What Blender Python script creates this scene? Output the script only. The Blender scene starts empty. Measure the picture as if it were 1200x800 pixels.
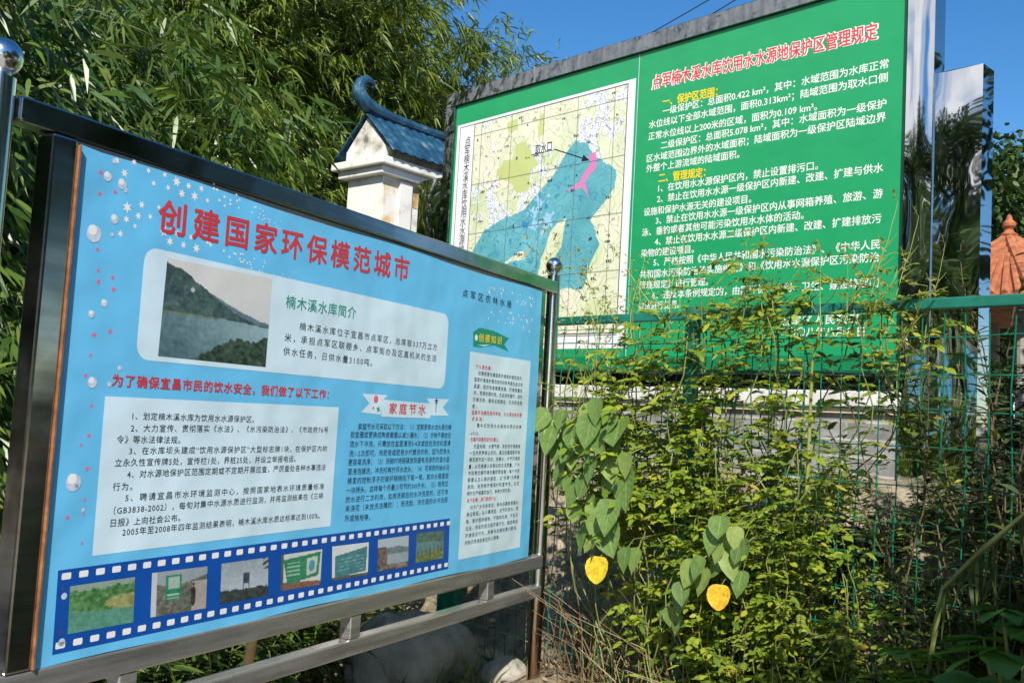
import bpy, math
import numpy as np
from mathutils import Matrix, Vector

# ------------------------------------------------------------------ camera, sky, sun, exposure
F, PITCH, ROLL = 1150.0, .07618812, .05593067
EYE = np.array([0, 0, 1.6])
_c, _s = math.cos(PITCH), math.sin(PITCH)
FW = np.array([0, _c, _s]); UP0 = np.array([0, -_s, _c]); RT0 = np.array([1., 0, 0])
RT = math.cos(ROLL)*RT0 + math.sin(ROLL)*UP0
UP = -math.sin(ROLL)*RT0 + math.cos(ROLL)*UP0
SC = bpy.context.scene
COL = SC.collection
cd = bpy.data.cameras.new('camera'); cam = bpy.data.objects.new('camera', cd); COL.objects.link(cam)
cd.sensor_width = 36; cd.lens = F/1200*36; cd.clip_start = .05; cd.clip_end = 2000
cam.matrix_world = Matrix(((RT[0], UP[0], -FW[0], 0), (RT[1], UP[1], -FW[1], 0), (RT[2], UP[2], -FW[2], 1.6), (0, 0, 0, 1)))
SC.camera = cam
SUN_AZ, SUN_EL = math.radians(181), math.radians(41)
w = bpy.data.worlds.new('World'); SC.world = w; w.use_nodes = True
wn = w.node_tree.nodes; bg = wn['Background']
sky = wn.new('ShaderNodeTexSky'); sky.sky_type = 'NISHITA'; sky.sun_disc = False
sky.sun_elevation = SUN_EL; sky.sun_rotation = SUN_AZ
sky.air_density = 1.0; sky.dust_density = .35; sky.ozone_density = 3.2; sky.altitude = 200
hs = wn.new('ShaderNodeHueSaturation'); hs.inputs['Saturation'].default_value = 1.30; w.node_tree.links.new(sky.outputs[0], hs.inputs['Color'])
wl = w.node_tree.links; wt = wn.new('ShaderNodeTexCoord'); wnz = wn.new('ShaderNodeTexNoise')    # unseen white cloud added for the mirror pillars to reflect
wnz.inputs['Scale'].default_value = 3.2; wnz.inputs['Detail'].default_value = 5; wl.new(wt.outputs['Generated'], wnz.inputs['Vector'])
wsx = wn.new('ShaderNodeSeparateXYZ'); wl.new(wt.outputs['Generated'], wsx.inputs[0])
wa = wn.new('ShaderNodeMapRange'); wa.inputs[1].default_value = -.50; wa.inputs[2].default_value = -.75; wl.new(wsx.outputs['X'], wa.inputs[0])
wb = wn.new('ShaderNodeMapRange'); wb.inputs[1].default_value = .36; wb.inputs[2].default_value = .52; wl.new(wnz.outputs[0], wb.inputs[0])
wm = wn.new('ShaderNodeMath'); wm.operation = 'MULTIPLY'; wl.new(wa.outputs[0], wm.inputs[0]); wl.new(wb.outputs[0], wm.inputs[1])
wx = wn.new('ShaderNodeMix'); wx.data_type = 'RGBA'; wl.new(wm.outputs[0], wx.inputs[0]); wl.new(hs.outputs[0], wx.inputs[6]); wx.inputs[7].default_value = (7.2, 7.4, 7.8, 1)
wl.new(wx.outputs[2], bg.inputs[0]); bg.inputs[1].default_value = .112
sl = bpy.data.lights.new('sun', 'SUN'); so = bpy.data.objects.new('sun', sl); COL.objects.link(so)
sl.energy = 4.8; sl.angle = math.radians(.53); sl.color = (1, .95, .86)
sd = Vector((math.sin(SUN_AZ)*math.cos(SUN_EL), math.cos(SUN_AZ)*math.cos(SUN_EL), math.sin(SUN_EL)))
so.rotation_euler = sd.to_track_quat('Z', 'Y').to_euler(); so.location = (0, -6, 9)
SC.view_settings.view_transform = 'Standard'; SC.view_settings.look = 'None'
SC.view_settings.exposure = 0.5; SC.view_settings.gamma = 1; SC.view_settings.use_curve_mapping = False
RNG = np.random.default_rng(7)

# ------------------------------------------------------------------ helpers
def ray(x, y): return FW*F + RT*(x-600) + UP*(400-y)
def at(x, y, d): return EYE + ray(x, y)/F*d
class Plane:                                   # an upright plane: X along it, Z up, -Y towards the viewer
    def __init__(s, az, pt):
        k = 1 if az > 0 else -1
        s.X = k*np.array([math.sin(az), math.cos(az), 0]); s.Y = np.array([-s.X[1], s.X[0], 0])
        s.o = np.array([pt[0], pt[1], 0.]); s.rot = math.atan2(s.X[1], s.X[0])
    def uv(s, x, y):
        d = ray(x, y); t = ((s.o-EYE) @ s.Y)/(d @ s.Y); q = EYE+d*t
        return (float((q-s.o) @ s.X), float(q[2]))
    def pt(s, u, y=0, z=0): return s.o + s.X*u + s.Y*y + np.array([0, 0, z])
BL = Plane(.48617586, at(66, 475, 2.2))
GR = Plane(-.76161156, at(530, 280, 8.0))
f0, f1 = at(647, 370, 4.8), at(1200, 340, 3.2)
FE = Plane(math.atan2(f0[0]-f1[0], f0[1]-f1[1]), f0); FV = Plane(math.atan2(f0[0]-f1[0], f0[1]-f1[1]), f0-.28*FE.Y)
GT = Plane(.70, at(449, 200, 8.7))

def tag(o, label=None, cat=None, group=None, kind=None):
    if label: o['label'] = label
    if cat: o['category'] = cat
    if group: o['group'] = group
    if kind: o['kind'] = kind
    return o
def empty(name, loc, rz=0, label=None, cat=None, group=None):
    o = bpy.data.objects.new(name, None); COL.objects.link(o); o.empty_display_size = .1
    o.location = tuple(float(v) for v in loc); o.rotation_euler = (0, 0, rz)
    return tag(o, label, cat, group)
def link(name, me, parent=None):
    o = bpy.data.objects.new(name, me); COL.objects.link(o)
    if parent: o.parent = parent
    return o
def np_mesh(name, V, faces, mat, smooth=False):
    """faces: list of (M,k) int arrays"""
    me = bpy.data.meshes.new(name); V = np.asarray(V, np.float32)
    me.vertices.add(len(V)); me.vertices.foreach_set('co', V.ravel())
    fl = [np.asarray(f, np.int32) for f in faces if len(f)]
    nl = sum(f.size for f in fl); npol = sum(len(f) for f in fl)
    me.loops.add(nl); me.polygons.add(npol)
    me.loops.foreach_set('vertex_index', np.concatenate([f.ravel() for f in fl]))
    tot = np.concatenate([np.full(len(f), f.shape[1], np.int32) for f in fl])
    me.polygons.foreach_set('loop_start', np.concatenate(([0], np.cumsum(tot)[:-1])).astype(np.int32))
    me.update(calc_edges=True); me.validate()
    if smooth: me.polygons.foreach_set('use_smooth', np.ones(len(me.polygons), bool))
    if mat: me.materials.append(mat)
    return me
class MB:
    def __init__(s): s.v = []; s.f = []
    def poly(s, pts):
        n = len(s.v); s.v += [tuple(p) for p in pts]; s.f.append(tuple(range(n, n+len(pts))))
    def box(s, x0, x1, y0, y1, z0, z1, b=.0):
        if b <= 0:
            n = len(s.v)
            s.v += [(x, y, z) for z in (z0, z1) for y in (y0, y1) for x in (x0, x1)]
            s.f += [tuple(n+i for i in q) for q in ((0, 2, 3, 1), (4, 5, 7, 6), (0, 1, 5, 4), (2, 6, 7, 3), (0, 4, 6, 2), (1, 3, 7, 5))]
        else:                                  # bevelled box
            import bmesh
            bm = bmesh.new(); bmesh.ops.create_cube(bm, size=1)
            for v in bm.verts: v.co = ((x0+x1)/2+v.co.x*(x1-x0), (y0+y1)/2+v.co.y*(y1-y0), (z0+z1)/2+v.co.z*(z1-z0))
            bmesh.ops.bevel(bm, geom=list(bm.edges), offset=b, segments=2, profile=.5, affect='EDGES')
            s.bm(bm)
        return s
    def bm(s, bm):
        bm.verts.ensure_lookup_table(); bm.verts.index_update(); n = len(s.v)
        s.v += [tuple(v.co) for v in bm.verts]; s.f += [tuple(n+v.index for v in f.verts) for f in bm.faces]; bm.free()
    def tube(s, pts, rad, n=6, cap=True):
        pts = [np.asarray(p, float) for p in pts]; k = len(pts)
        if np.isscalar(rad): rad = [rad]*k
        b0 = len(s.v); pu = None
        for i, p in enumerate(pts):
            t = pts[min(i+1, k-1)]-pts[max(i-1, 0)]; t = t/(np.linalg.norm(t)+1e-9)
            if pu is None: pu = np.array([1., 0, 0]) if abs(t[0]) < .8 else np.array([0, 1., 0])
            a = pu-t*(pu@t); a /= np.linalg.norm(a)+1e-9; c = np.cross(t, a); pu = a
            for j in range(n):
                th = 2*math.pi*j/n; s.v.append(tuple(p+rad[i]*(math.cos(th)*a+math.sin(th)*c)))
        for i in range(k-1):
            for j in range(n):
                q = b0+i*n; s.f.append((q+j, q+(j+1) % n, q+n+(j+1) % n, q+n+j))
        if cap:
            s.f.append(tuple(b0+j for j in range(n))[::-1]); s.f.append(tuple(b0+(k-1)*n+j for j in range(n)))
        return s
    def lathe(s, prof, cx=0, cy=0, n=20):
        b0 = len(s.v)
        for r, z in prof:
            for j in range(n):
                th = 2*math.pi*j/n; s.v.append((cx+r*math.cos(th), cy+r*math.sin(th), z))
        for i in range(len(prof)-1):
            for j in range(n):
                q = b0+i*n; s.f.append((q+j, q+(j+1) % n, q+n+(j+1) % n, q+n+j))
        return s
    def build(s, name, mat, parent=None, smooth=False):
        me = bpy.data.meshes.new(name); me.from_pydata(s.v, [], s.f); me.update()
        if mat: me.materials.append(mat)
        if smooth:
            me.polygons.foreach_set('use_smooth', np.ones(len(me.polygons), bool))
            try: me.set_sharp_from_angle(angle=math.radians(35))
            except Exception: pass
        return link(name, me, parent)
def copy_tree(o, parent=None):
    c = o.copy(); COL.objects.link(c)
    if parent: c.parent = parent
    for ch in list(o.children): copy_tree(ch, c)
    return c

# ------------------------------------------------------------------ materials
def lin(r, g, b):
    f = lambda c: ((c/255+.055)/1.055)**2.4 if c > 10 else c/255/12.92
    return (f(r), f(g), f(b), 1)
def base(name):
    m = bpy.data.materials.new(name); m.use_nodes = True
    return m, m.node_tree, m.node_tree.nodes['Principled BSDF']
def noise(nt, scale, detail=4, coord='Object', rough=.6):
    tc = nt.nodes.new('ShaderNodeTexCoord'); n = nt.nodes.new('ShaderNodeTexNoise')
    n.inputs['Scale'].default_value = scale; n.inputs['Detail'].default_value = detail; n.inputs['Roughness'].default_value = rough
    nt.links.new(tc.outputs[coord], n.inputs['Vector']); return n
def ramp(nt, src, stops):
    r = nt.nodes.new('ShaderNodeValToRGB'); e = r.color_ramp.elements
    e[0].position, e[0].color = stops[0]; e[1].position, e[1].color = stops[-1]
    for p, c in stops[1:-1]:
        x = e.new(p); x.color = c
    nt.links.new(src, r.inputs[0]); return r
def bump(nt, bsdf, src, strength, dist=.01):
    b = nt.nodes.new('ShaderNodeBump'); b.inputs['Strength'].default_value = strength; b.inputs['Distance'].default_value = dist
    nt.links.new(src, b.inputs['Height']); nt.links.new(b.outputs[0], bsdf.inputs['Normal']); return b
def mat_noise(name, stops, scale, rough=.7, bs=.2, bd=.01, metal=0, bscale=None, spec=.5):
    m, nt, b = base(name); n = noise(nt, scale); r = ramp(nt, n.outputs[0], stops)
    nt.links.new(r.outputs[0], b.inputs['Base Color']); b.inputs['Roughness'].default_value = rough
    b.inputs['Metallic'].default_value = metal; b.inputs['Specular IOR Level'].default_value = spec
    if bs: bump(nt, b, noise(nt, bscale or scale*3).outputs[0], bs, bd)
    return m
def mat_flat(name, col, rough=.5, var=.12, scale=6, spec=.4):
    a = tuple(c*(1-var) for c in col[:3])+(1,); z = tuple(min(1, c*(1+var)) for c in col[:3])+(1,)
    return mat_noise(name, [(.3, a), (.7, z)], scale, rough, 0, spec=spec)
def mat_leaf(name, stops, rough=.45, trans=.3, spec=.5, tint=(1.25, 1.2, .5)):
    m, nt, b = base(name); g = nt.nodes.new('ShaderNodeNewGeometry')
    r = ramp(nt, g.outputs['Random Per Island'], stops)
    nt.links.new(r.outputs[0], b.inputs['Base Color']); b.inputs['Roughness'].default_value = rough
    b.inputs['Specular IOR Level'].default_value = spec
    t = nt.nodes.new('ShaderNodeBsdfTranslucent'); mul = nt.nodes.new('ShaderNodeMix'); mul.data_type = 'RGBA'; mul.blend_type = 'MULTIPLY'
    mul.inputs[0].default_value = 1; mul.inputs[7].default_value = (*tint, 1); nt.links.new(r.outputs[0], mul.inputs[6])
    nt.links.new(mul.outputs[2], t.inputs[0])
    mx = nt.nodes.new('ShaderNodeMixShader'); mx.inputs[0].default_value = trans
    nt.links.new(b.outputs[0], mx.inputs[1]); nt.links.new(t.outputs[0], mx.inputs[2])
    nt.links.new(mx.outputs[0], nt.nodes['Material Output'].inputs[0]); return m
def mat_steel(name, col=(.55, .56, .57), rough=.1, wob=.15, wscale=3, wd=.05, scr=.25, rust=0, dirt_refl=.35, streak=None):
    m, nt, b = base(name); b.inputs['Metallic'].default_value = 1
    n = noise(nt, 4, 7)
    if streak:
        mp = nt.nodes.new('ShaderNodeMapping'); mp.inputs['Scale'].default_value = streak; lk = n.inputs['Vector'].links[0]; nt.links.new(lk.from_socket, mp.inputs[0]); nt.links.new(mp.outputs[0], n.inputs['Vector'])
    lo = tuple(c*(1-dirt_refl) for c in col)+(1,)
    r = ramp(nt, n.outputs[0], [(.32, lo), (.68, (*col, 1))]); cs = r.outputs[0]
    if rust:
        n2 = noise(nt, 5, 5); sep = nt.nodes.new('ShaderNodeSeparateXYZ'); tc = nt.nodes.new('ShaderNodeTexCoord')
        nt.links.new(tc.outputs['Object'], sep.inputs[0])
        mr = nt.nodes.new('ShaderNodeMapRange'); mr.inputs[1].default_value = 1.15; mr.inputs[2].default_value = .7; mr.inputs[3].default_value = -.25; mr.inputs[4].default_value = .28
        nt.links.new(sep.outputs['Z'], mr.inputs[0])
        ad = nt.nodes.new('ShaderNodeMath'); nt.links.new(n2.outputs[0], ad.inputs[0]); nt.links.new(mr.outputs[0], ad.inputs[1])
        rr = ramp(nt, ad.outputs[0], [(.48, (0, 0, 0, 1)), (.75, (rust, rust, rust, 1))])
        mx = nt.nodes.new('ShaderNodeMix'); mx.data_type = 'RGBA'; nt.links.new(rr.outputs[0], mx.inputs[0])
        nt.links.new(cs, mx.inputs[6]); mx.inputs[7].default_value = (.42, .2, .07, 1); cs = mx.outputs[2]
    nt.links.new(cs, b.inputs['Base Color'])
    n3 = noise(nt, 3, 9, rough=.7); mr2 = nt.nodes.new('ShaderNodeMapRange'); mr2.inputs[1].default_value = .35; mr2.inputs[2].default_value = .75
    mr2.inputs[3].default_value = rough*.6; mr2.inputs[4].default_value = rough*(1+scr*6); nt.links.new(n3.outputs[0], mr2.inputs[0])
    nt.links.new(mr2.outputs[0], b.inputs['Roughness'])
    bump(nt, b, noise(nt, wscale, 1.5).outputs[0], wob, wd); return m

M = {}
M['steel'] = mat_steel('old stainless steel', (.50, .50, .48), .12, .12, 5, .03, .2, dirt_refl=.3, streak=(.5, 2, 9))
M['steel_rusty'] = mat_steel('rust stained stainless steel', (.74, .74, .73), .16, .06, 5, .02, .1, rust=.75, dirt_refl=.05)
M['steel_mirror'] = mat_steel('wavy mirror stainless sheet', (.68, .68, .68), .03, .12, 1.6, .09, .15, dirt_refl=.12)
M['steel_frame'] = mat_steel('dull stainless sheet', (.30, .31, .31), .13, .7, 8, .03, .15, dirt_refl=.45, streak=(5, 2, .8))  # vertical streaks put wavy dark reflections into the sheet's colour
M['steel_dull'] = mat_steel('weathered stainless tube', (.58, .57, .55), .22, .15, 7, .01, .15, dirt_refl=.5, streak=(.5, 2, 9)); M['steel_dull'].node_tree.nodes['Principled BSDF'].inputs['Metallic'].default_value = .72
M['rust'] = mat_noise('rusty edge strip', [(.3, (.12, .045, .02, 1)), (.7, (.3, .13, .05, 1))], 30, .8)
def mat_print(name, col, rough, crease):
    m, nt, b = base(name); n = noise(nt, 2.6, 8, rough=.68)
    r = ramp(nt, n.outputs[0], [(.3, tuple(c*.88 for c in col[:3])+(1,)), (.5, tuple(c*.96 for c in col[:3])+(1,)), (.7, col)])
    nt.links.new(r.outputs[0], b.inputs['Base Color']); b.inputs['Roughness'].default_value = rough
    b.inputs['Specular IOR Level'].default_value = .45
    bump(nt, b, noise(nt, 3.2, 2).outputs[0], crease, .05); return m
M['banner'] = mat_print('sky blue vinyl print', (.14, .52, .84, 1), .30, .3)
M['panel'] = mat_print('pale blue vinyl print', (.62, .79, .89, 1), .30, .3)
M['film'] = mat_print('royal blue vinyl print', (.006, .075, .36, 1), .33, .28)
M['green'] = mat_print('green painted sheet', (.014, .32, .118, 1), .38, .2)
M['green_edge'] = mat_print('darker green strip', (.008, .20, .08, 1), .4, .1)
M['white'] = mat_flat('white print', (.78, .78, .78, 1), .4, .05)
M['green_white'] = mat_flat('white lettering', (.80, .82, .78, 1), .4, .04)
M['red'] = mat_flat('red print', (.55, .045, .06, 1), .4, .08)
M['red_bright'] = mat_flat('red lettering', (.62, .06, .06, 1), .4, .08)
M['ink'] = mat_flat('black print', (.012, .014, .02, 1), .4, .1)
M['ink_blue'] = mat_flat('dark navy print', (.012, .025, .08, 1), .4, .1)
M['teal'] = mat_flat('teal green print', (.01, .27, .17, 1), .4, .1)
M['yellow'] = mat_flat('yellow print', (.80, .62, .02, 1), .4, .06)
M['pink'] = mat_flat('pink print', (.75, .12, .25, 1), .4, .1)
M['pearl'] = mat_noise('pearl print', [(.35, (.36, .50, .66, 1)), (.65, (.62, .64, .72, 1))], 60, .35, 0)
def mat_attr(name, rough):
    m, nt, b = base(name); a = nt.nodes.new('ShaderNodeVertexColor'); a.layer_name = 'print'
    nt.links.new(a.outputs[0], b.inputs['Base Color']); b.inputs['Roughness'].default_value = rough
    bump(nt, b, noise(nt, 3.2, 2).outputs[0], .2, .04); return m
M['photo'] = mat_attr('printed picture', .33)
M['map'] = mat_attr('printed map', .42)
M['back'] = mat_noise('grey backing sheet', [(.3, (.25, .26, .27, 1)), (.7, (.36, .37, .38, 1))], 5, .5)

M['wire'] = mat_noise('green coated wire', [(.3, (.0, .10, .055, 1)), (.7, (.01, .17, .10, 1))], 20, .35, 0)
M['rail_green'] = mat_noise('green painted steel', [(.25, (.008, .11, .075, 1)), (.7, (.012, .19, .13, 1))], 12, .45, .1, .003)
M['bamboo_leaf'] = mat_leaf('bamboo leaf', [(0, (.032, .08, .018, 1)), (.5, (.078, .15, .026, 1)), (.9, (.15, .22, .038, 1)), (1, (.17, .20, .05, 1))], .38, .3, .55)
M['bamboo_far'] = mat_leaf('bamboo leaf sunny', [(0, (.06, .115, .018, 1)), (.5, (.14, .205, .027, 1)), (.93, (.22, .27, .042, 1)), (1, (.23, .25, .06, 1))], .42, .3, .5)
M['dwarf_leaf'] = mat_leaf('dwarf bamboo leaf', [(0, (.03, .075, .014, 1)), (.6, (.075, .14, .022, 1)), (1, (.15, .2, .04, 1))], .4, .25)
M['culm'] = mat_noise('bamboo culm', [(.3, (.06, .09, .02, 1)), (.7, (.13, .15, .05, 1))], 8, .45, 0)
M['vine_leaf'] = mat_leaf('yellow green vine leaf', [(0, (.08, .155, .018, 1)), (.4, (.18, .27, .025, 1)), (.8, (.29, .36, .035, 1)), (.96, (.41, .41, .045, 1)), (1, (.44, .31, .05, 1))], .5, .38, .35)
M['fine_leaf'] = mat_leaf('pale fine vine leaf', [(0, (.13, .19, .03, 1)), (.6, (.24, .30, .05, 1)), (1, (.36, .38, .07, 1))], .5, .38, .35)
M['sprig_leaf'] = mat_leaf('pale wispy leaf', [(0, (.14, .18, .02, 1)), (.6, (.26, .28, .04, 1)), (1, (.40, .33, .05, 1))], .55, .3, .3)
M['heart_leaf'] = mat_leaf('heart shaped leaf', [(0, (.10, .19, .045, 1)), (.6, (.17, .28, .065, 1)), (1, (.30, .38, .10, 1))], .5, .3, .35)
M['dark_leaf'] = mat_leaf('dark weed leaf', [(0, (.018, .045, .012, 1)), (.6, (.05, .085, .018, 1)), (1, (.11, .14, .03, 1))], .5, .25, .35)
M['lobed_leaf'] = mat_leaf('broad lobed leaf', [(0, (.07, .19, .03, 1)), (1, (.13, .28, .05, 1))], .45, .3, .4)
def add_veins(m, pale, amt):                    # midrib and side veins from the leaf's own (length, width) coordinates
    nt = m.node_tree; b = nt.nodes['Principled BSDF']; src = b.inputs['Base Color'].links[0].from_socket
    a = nt.nodes.new('ShaderNodeVertexColor'); a.layer_name = 'leaf'; sp = nt.nodes.new('ShaderNodeSeparateColor'); nt.links.new(a.outputs[0], sp.inputs[0])
    def mth(op, x, y):
        n = nt.nodes.new('ShaderNodeMath'); n.operation = op
        for i, q in enumerate((x, y)):
            if isinstance(q, (int, float)): n.inputs[i].default_value = q
            else: nt.links.new(q, n.inputs[i])
        return n.outputs[0]
    t, sd = sp.outputs[0], sp.outputs[1]
    ph = mth('FRACT', mth('MULTIPLY', mth('SUBTRACT', t, mth('MULTIPLY', sd, .28)), 6.5), 0); side = mth('LESS_THAN', ph, .13); mid = mth('LESS_THAN', sd, .06)
    v = mth('MULTIPLY', mth('MAXIMUM', side, mid), amt); n = noise(nt, 45, 5); ng = ramp(nt, n.outputs[0], [(.3, (.72, .72, .68, 1)), (.7, (1.12, 1.1, 1.05, 1))])
    m1 = nt.nodes.new('ShaderNodeMix'); m1.data_type = 'RGBA'; nt.links.new(v, m1.inputs[0]); nt.links.new(src, m1.inputs[6]); m1.inputs[7].default_value = pale
    m2 = nt.nodes.new('ShaderNodeMix'); m2.data_type = 'RGBA'; m2.blend_type = 'MULTIPLY'; m2.inputs[0].default_value = 1; nt.links.new(m1.outputs[2], m2.inputs[6]); nt.links.new(ng.outputs[0], m2.inputs[7])
    nt.links.new(m2.outputs[2], b.inputs['Base Color']); bump(nt, b, v, .6, -.004)
def leaf_coords(me, prof, cols=3):
    n = len(me.vertices)//(len(prof)*cols); c = np.array([[(min(1, max(0, t+.15)/1.2), abs(j-1), 0, 1) for j in range(cols)] for t, _ in prof], np.float32).reshape(-1, 4)
    a = me.color_attributes.new('leaf', 'FLOAT_COLOR', 'POINT'); a.data.foreach_set('color', np.tile(c, (n, 1)).ravel()); return me
add_veins(M['heart_leaf'], (.34, .42, .16, 1), .55)
M['yellow_leaf'] = mat_noise('yellow dying leaf', [(.3, (.45, .33, .015, 1)), (.5, (.68, .50, .015, 1)), (.62, (.60, .42, .01, 1)), (.7, (.25, .14, .02, 1))], 22, .6, .5, .004, bscale=50)
M['orange_leaf'] = mat_noise('orange yellow dying leaf', [(.3, (.6, .3, .01, 1)), (.55, (.74, .46, .015, 1)), (.7, (.35, .18, .02, 1))], 22, .6, .5, .004, bscale=50)
M['tree_leaf'] = mat_leaf('tree leaf', [(0, (.015, .045, .01, 1)), (.6, (.035, .08, .015, 1)), (1, (.075, .12, .025, 1))], .5, .25, .4)
M['stem'] = mat_noise('green stem', [(.3, (.10, .14, .03, 1)), (.7, (.2, .2, .05, 1))], 12, .6, 0)
M['stem_brown'] = mat_noise('brown woody stem', [(.3, (.07, .045, .025, 1)), (.7, (.16, .11, .06, 1))], 12, .8, .2)
M['dry'] = mat_leaf('dry stalk', [(0, (.10, .065, .035, 1)), (.6, (.24, .17, .09, 1)), (1, (.42, .34, .2, 1))], .7, .1, .2, (1, .9, .6))
M['reed'] = mat_noise('reed stalk', [(.3, (.16, .22, .04, 1)), (.7, (.32, .33, .08, 1))], 6, .5, 0)
M['grass'] = mat_leaf('grass blade', [(0, (.04, .085, .012, 1)), (.6, (.09, .14, .02, 1)), (1, (.2, .2, .05, 1))], .5, .25)
add_veins(M['yellow_leaf'], (.50, .30, .02, 1), .5); add_veins(M['orange_leaf'], (.50, .24, .02, 1), .5)
M['bark'] = mat_noise('bark', [(.3, (.05, .04, .03, 1)), (.7, (.14, .11, .08, 1))], 14, .9, .6, .02)
M['wood'] = mat_noise('pale wooden stick', [(.3, (.42, .26, .12, 1)), (.7, (.58, .4, .22, 1))], 10, .6, .1)
M['rock'] = mat_noise('grey boulder', [(.25, (.13, .125, .10, 1)), (.5, (.27, .255, .21, 1)), (.75, (.42, .39, .33, 1))], 5, .9, .8, .03, bscale=16)
M['plaster'] = mat_noise('weathered white plaster', [(.28, (.42, .38, .30, 1)), (.42, (.72, .70, .64, 1)), (.7, (.80, .78, .73, 1))], 3.5, .85, .15, .006, bscale=30)
M['stain_shade'] = mat_noise('eave shaded and stained plaster', [(.3, (.30, .20, .10, 1)), (.45, (.62, .45, .2, 1)), (.62, (.74, .70, .66, 1))], 4, .85, .1)
M['blue_tile'] = mat_noise('blue glazed tile', [(.3, (.01, .03, .055, 1)), (.5, (.014, .065, .12, 1)), (.62, (.03, .10, .16, 1)), (.72, (.17, .19, .18, 1))], 9, .42, .2, .004)
M['terra'] = mat_noise('terracotta tile', [(.3, (.22, .065, .025, 1)), (.6, (.42, .14, .055, 1)), (.75, (.5, .22, .1, 1))], 10, .75, .2, .005)
M['coping'] = mat_noise('pale coping stone', [(.3, (.52, .50, .46, 1)), (.7, (.78, .77, .74, 1))], 9, .6, .1, .004)
M['coping_edge'] = mat_noise('cream coping band', [(.3, (.5, .42, .28, 1)), (.7, (.7, .62, .45, 1))], 9, .7, .1, .004)
M['plaster_old'] = mat_noise('mouldy plaster', [(.34, (.16, .14, .11, 1)), (.46, (.48, .45, .38, 1)), (.6, (.72, .70, .64, 1)), (.75, (.78, .76, .7, 1))], 6, .9, .3, .006, bscale=30)
def mat_block():
    m, nt, b = base('grey stone facing'); tc = nt.nodes.new('ShaderNodeTexCoord'); mp = nt.nodes.new('ShaderNodeMapping')
    mp.inputs['Rotation'].default_value = (math.pi/2, 0, 0); nt.links.new(tc.outputs['Object'], mp.inputs[0])
    br = nt.nodes.new('ShaderNodeTexBrick'); br.inputs['Scale'].default_value = 1
    br.inputs['Brick Width'].default_value = .42; br.inputs['Row Height'].default_value = .095; br.inputs['Mortar Size'].default_value = .006
    br.inputs['Color1'].default_value = (.25, .26, .27, 1); br.inputs['Color2'].default_value = (.34, .34, .34, 1); br.inputs['Mortar'].default_value = (.5, .49, .46, 1)
    nt.links.new(mp.outputs[0], br.inputs[0]); n = noise(nt, 7, 6)
    r = ramp(nt, n.outputs[0], [(.3, (.45, .42, .36, 1)), (.65, (1.1, 1.1, 1.1, 1))])
    mx = nt.nodes.new('ShaderNodeMix'); mx.data_type = 'RGBA'; mx.blend_type = 'MULTIPLY'; mx.inputs[0].default_value = 1
    nt.links.new(br.outputs[0], mx.inputs[6]); nt.links.new(r.outputs[0], mx.inputs[7]); nt.links.new(mx.outputs[2], b.inputs['Base Color'])
    b.inputs['Roughness'].default_value = .75; bump(nt, b, br.outputs['Fac'], .3, -.004); return m
M['block'] = mat_block()
M['concrete'] = mat_noise('stained concrete', [(.3, (.2, .18, .15, 1)), (.7, (.42, .4, .36, 1))], 4, .9, .4, .01)
def mat_ground():
    m, nt, b = base('soil and rubble'); n = noise(nt, 1.6, 8, rough=.65); v = nt.nodes.new('ShaderNodeTexVoronoi')
    tc = nt.nodes.new('ShaderNodeTexCoord'); nt.links.new(tc.outputs['Object'], v.inputs['Vector']); v.inputs['Scale'].default_value = 14
    a = ramp(nt, n.outputs[0], [(.3, (.13, .10, .065, 1)), (.5, (.27, .22, .15, 1)), (.66, (.44, .38, .28, 1))])
    c = ramp(nt, v.outputs['Color'], [(.2, (.5, .5, .5, 1)), (.8, (1.25, 1.2, 1.15, 1))])
    mx = nt.nodes.new('ShaderNodeMix'); mx.data_type = 'RGBA'; mx.blend_type = 'MULTIPLY'; mx.inputs[0].default_value = .7
    nt.links.new(a.outputs[0], mx.inputs[6]); nt.links.new(c.outputs[0], mx.inputs[7]); nt.links.new(mx.outputs[2], b.inputs['Base Color'])
    b.inputs['Roughness'].default_value = .95; bump(nt, b, noise(nt, 18, 8).outputs[0], 1, .05); return m
M['ground'] = mat_ground()
M['road'] = mat_noise('added pale concrete road', [(.3, (.30, .29, .26, 1)), (.7, (.42, .41, .38, 1))], 1.5, .9, .2, .01, bscale=40)
M['cable'] = mat_flat('black cable', (.02, .02, .022, 1), .6)

# ------------------------------------------------------------------ ground
def sst(a, b, x): t = np.clip((x-a)/(b-a), 0, 1); return t*t*(3-2*t)
def gz(x, y):
    x = np.asarray(x, float); y = np.asarray(y, float)
    dF = (x-FE.o[0])*FE.Y[0] + (y-FE.o[1])*FE.Y[1]
    z = .38*sst(-1.6, -.15, dF) + .95*sst(.12, 1.15, dF)
    near = np.exp(-(np.hypot(x, y-5)/9)**2)
    z = z + near*(.035*np.sin(x*3.1+y*1.7)+.03*np.sin(x*5.3-y*4.1)+.018*np.sin(x*11+y*9.3)+.014*np.sin(17*x-13*y))*sst(-1.2, .2, dF)
    return z
def build_ground():
    ax = np.concatenate([-np.geomspace(700, 8, 24), np.arange(-7, 7.01, .09), np.geomspace(8, 700, 24)])
    ay = np.concatenate([-np.geomspace(700, 3, 20), np.arange(-2.5, 11, .09), np.geomspace(11.5, 900, 26)])
    X, Y = np.meshgrid(ax, ay); V = np.stack([X, Y, gz(X, Y)], -1).reshape(-1, 3)
    nx = len(ax); i = np.arange(len(ay)-1)[:, None]*nx + np.arange(nx-1)[None]; i = i.ravel()
    me = np_mesh('ground', V, [np.stack([i, i+1, i+nx+1, i+nx], 1)], M['ground'], True)
    tag(link('ground', me), kind='structure')
build_ground()

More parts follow.
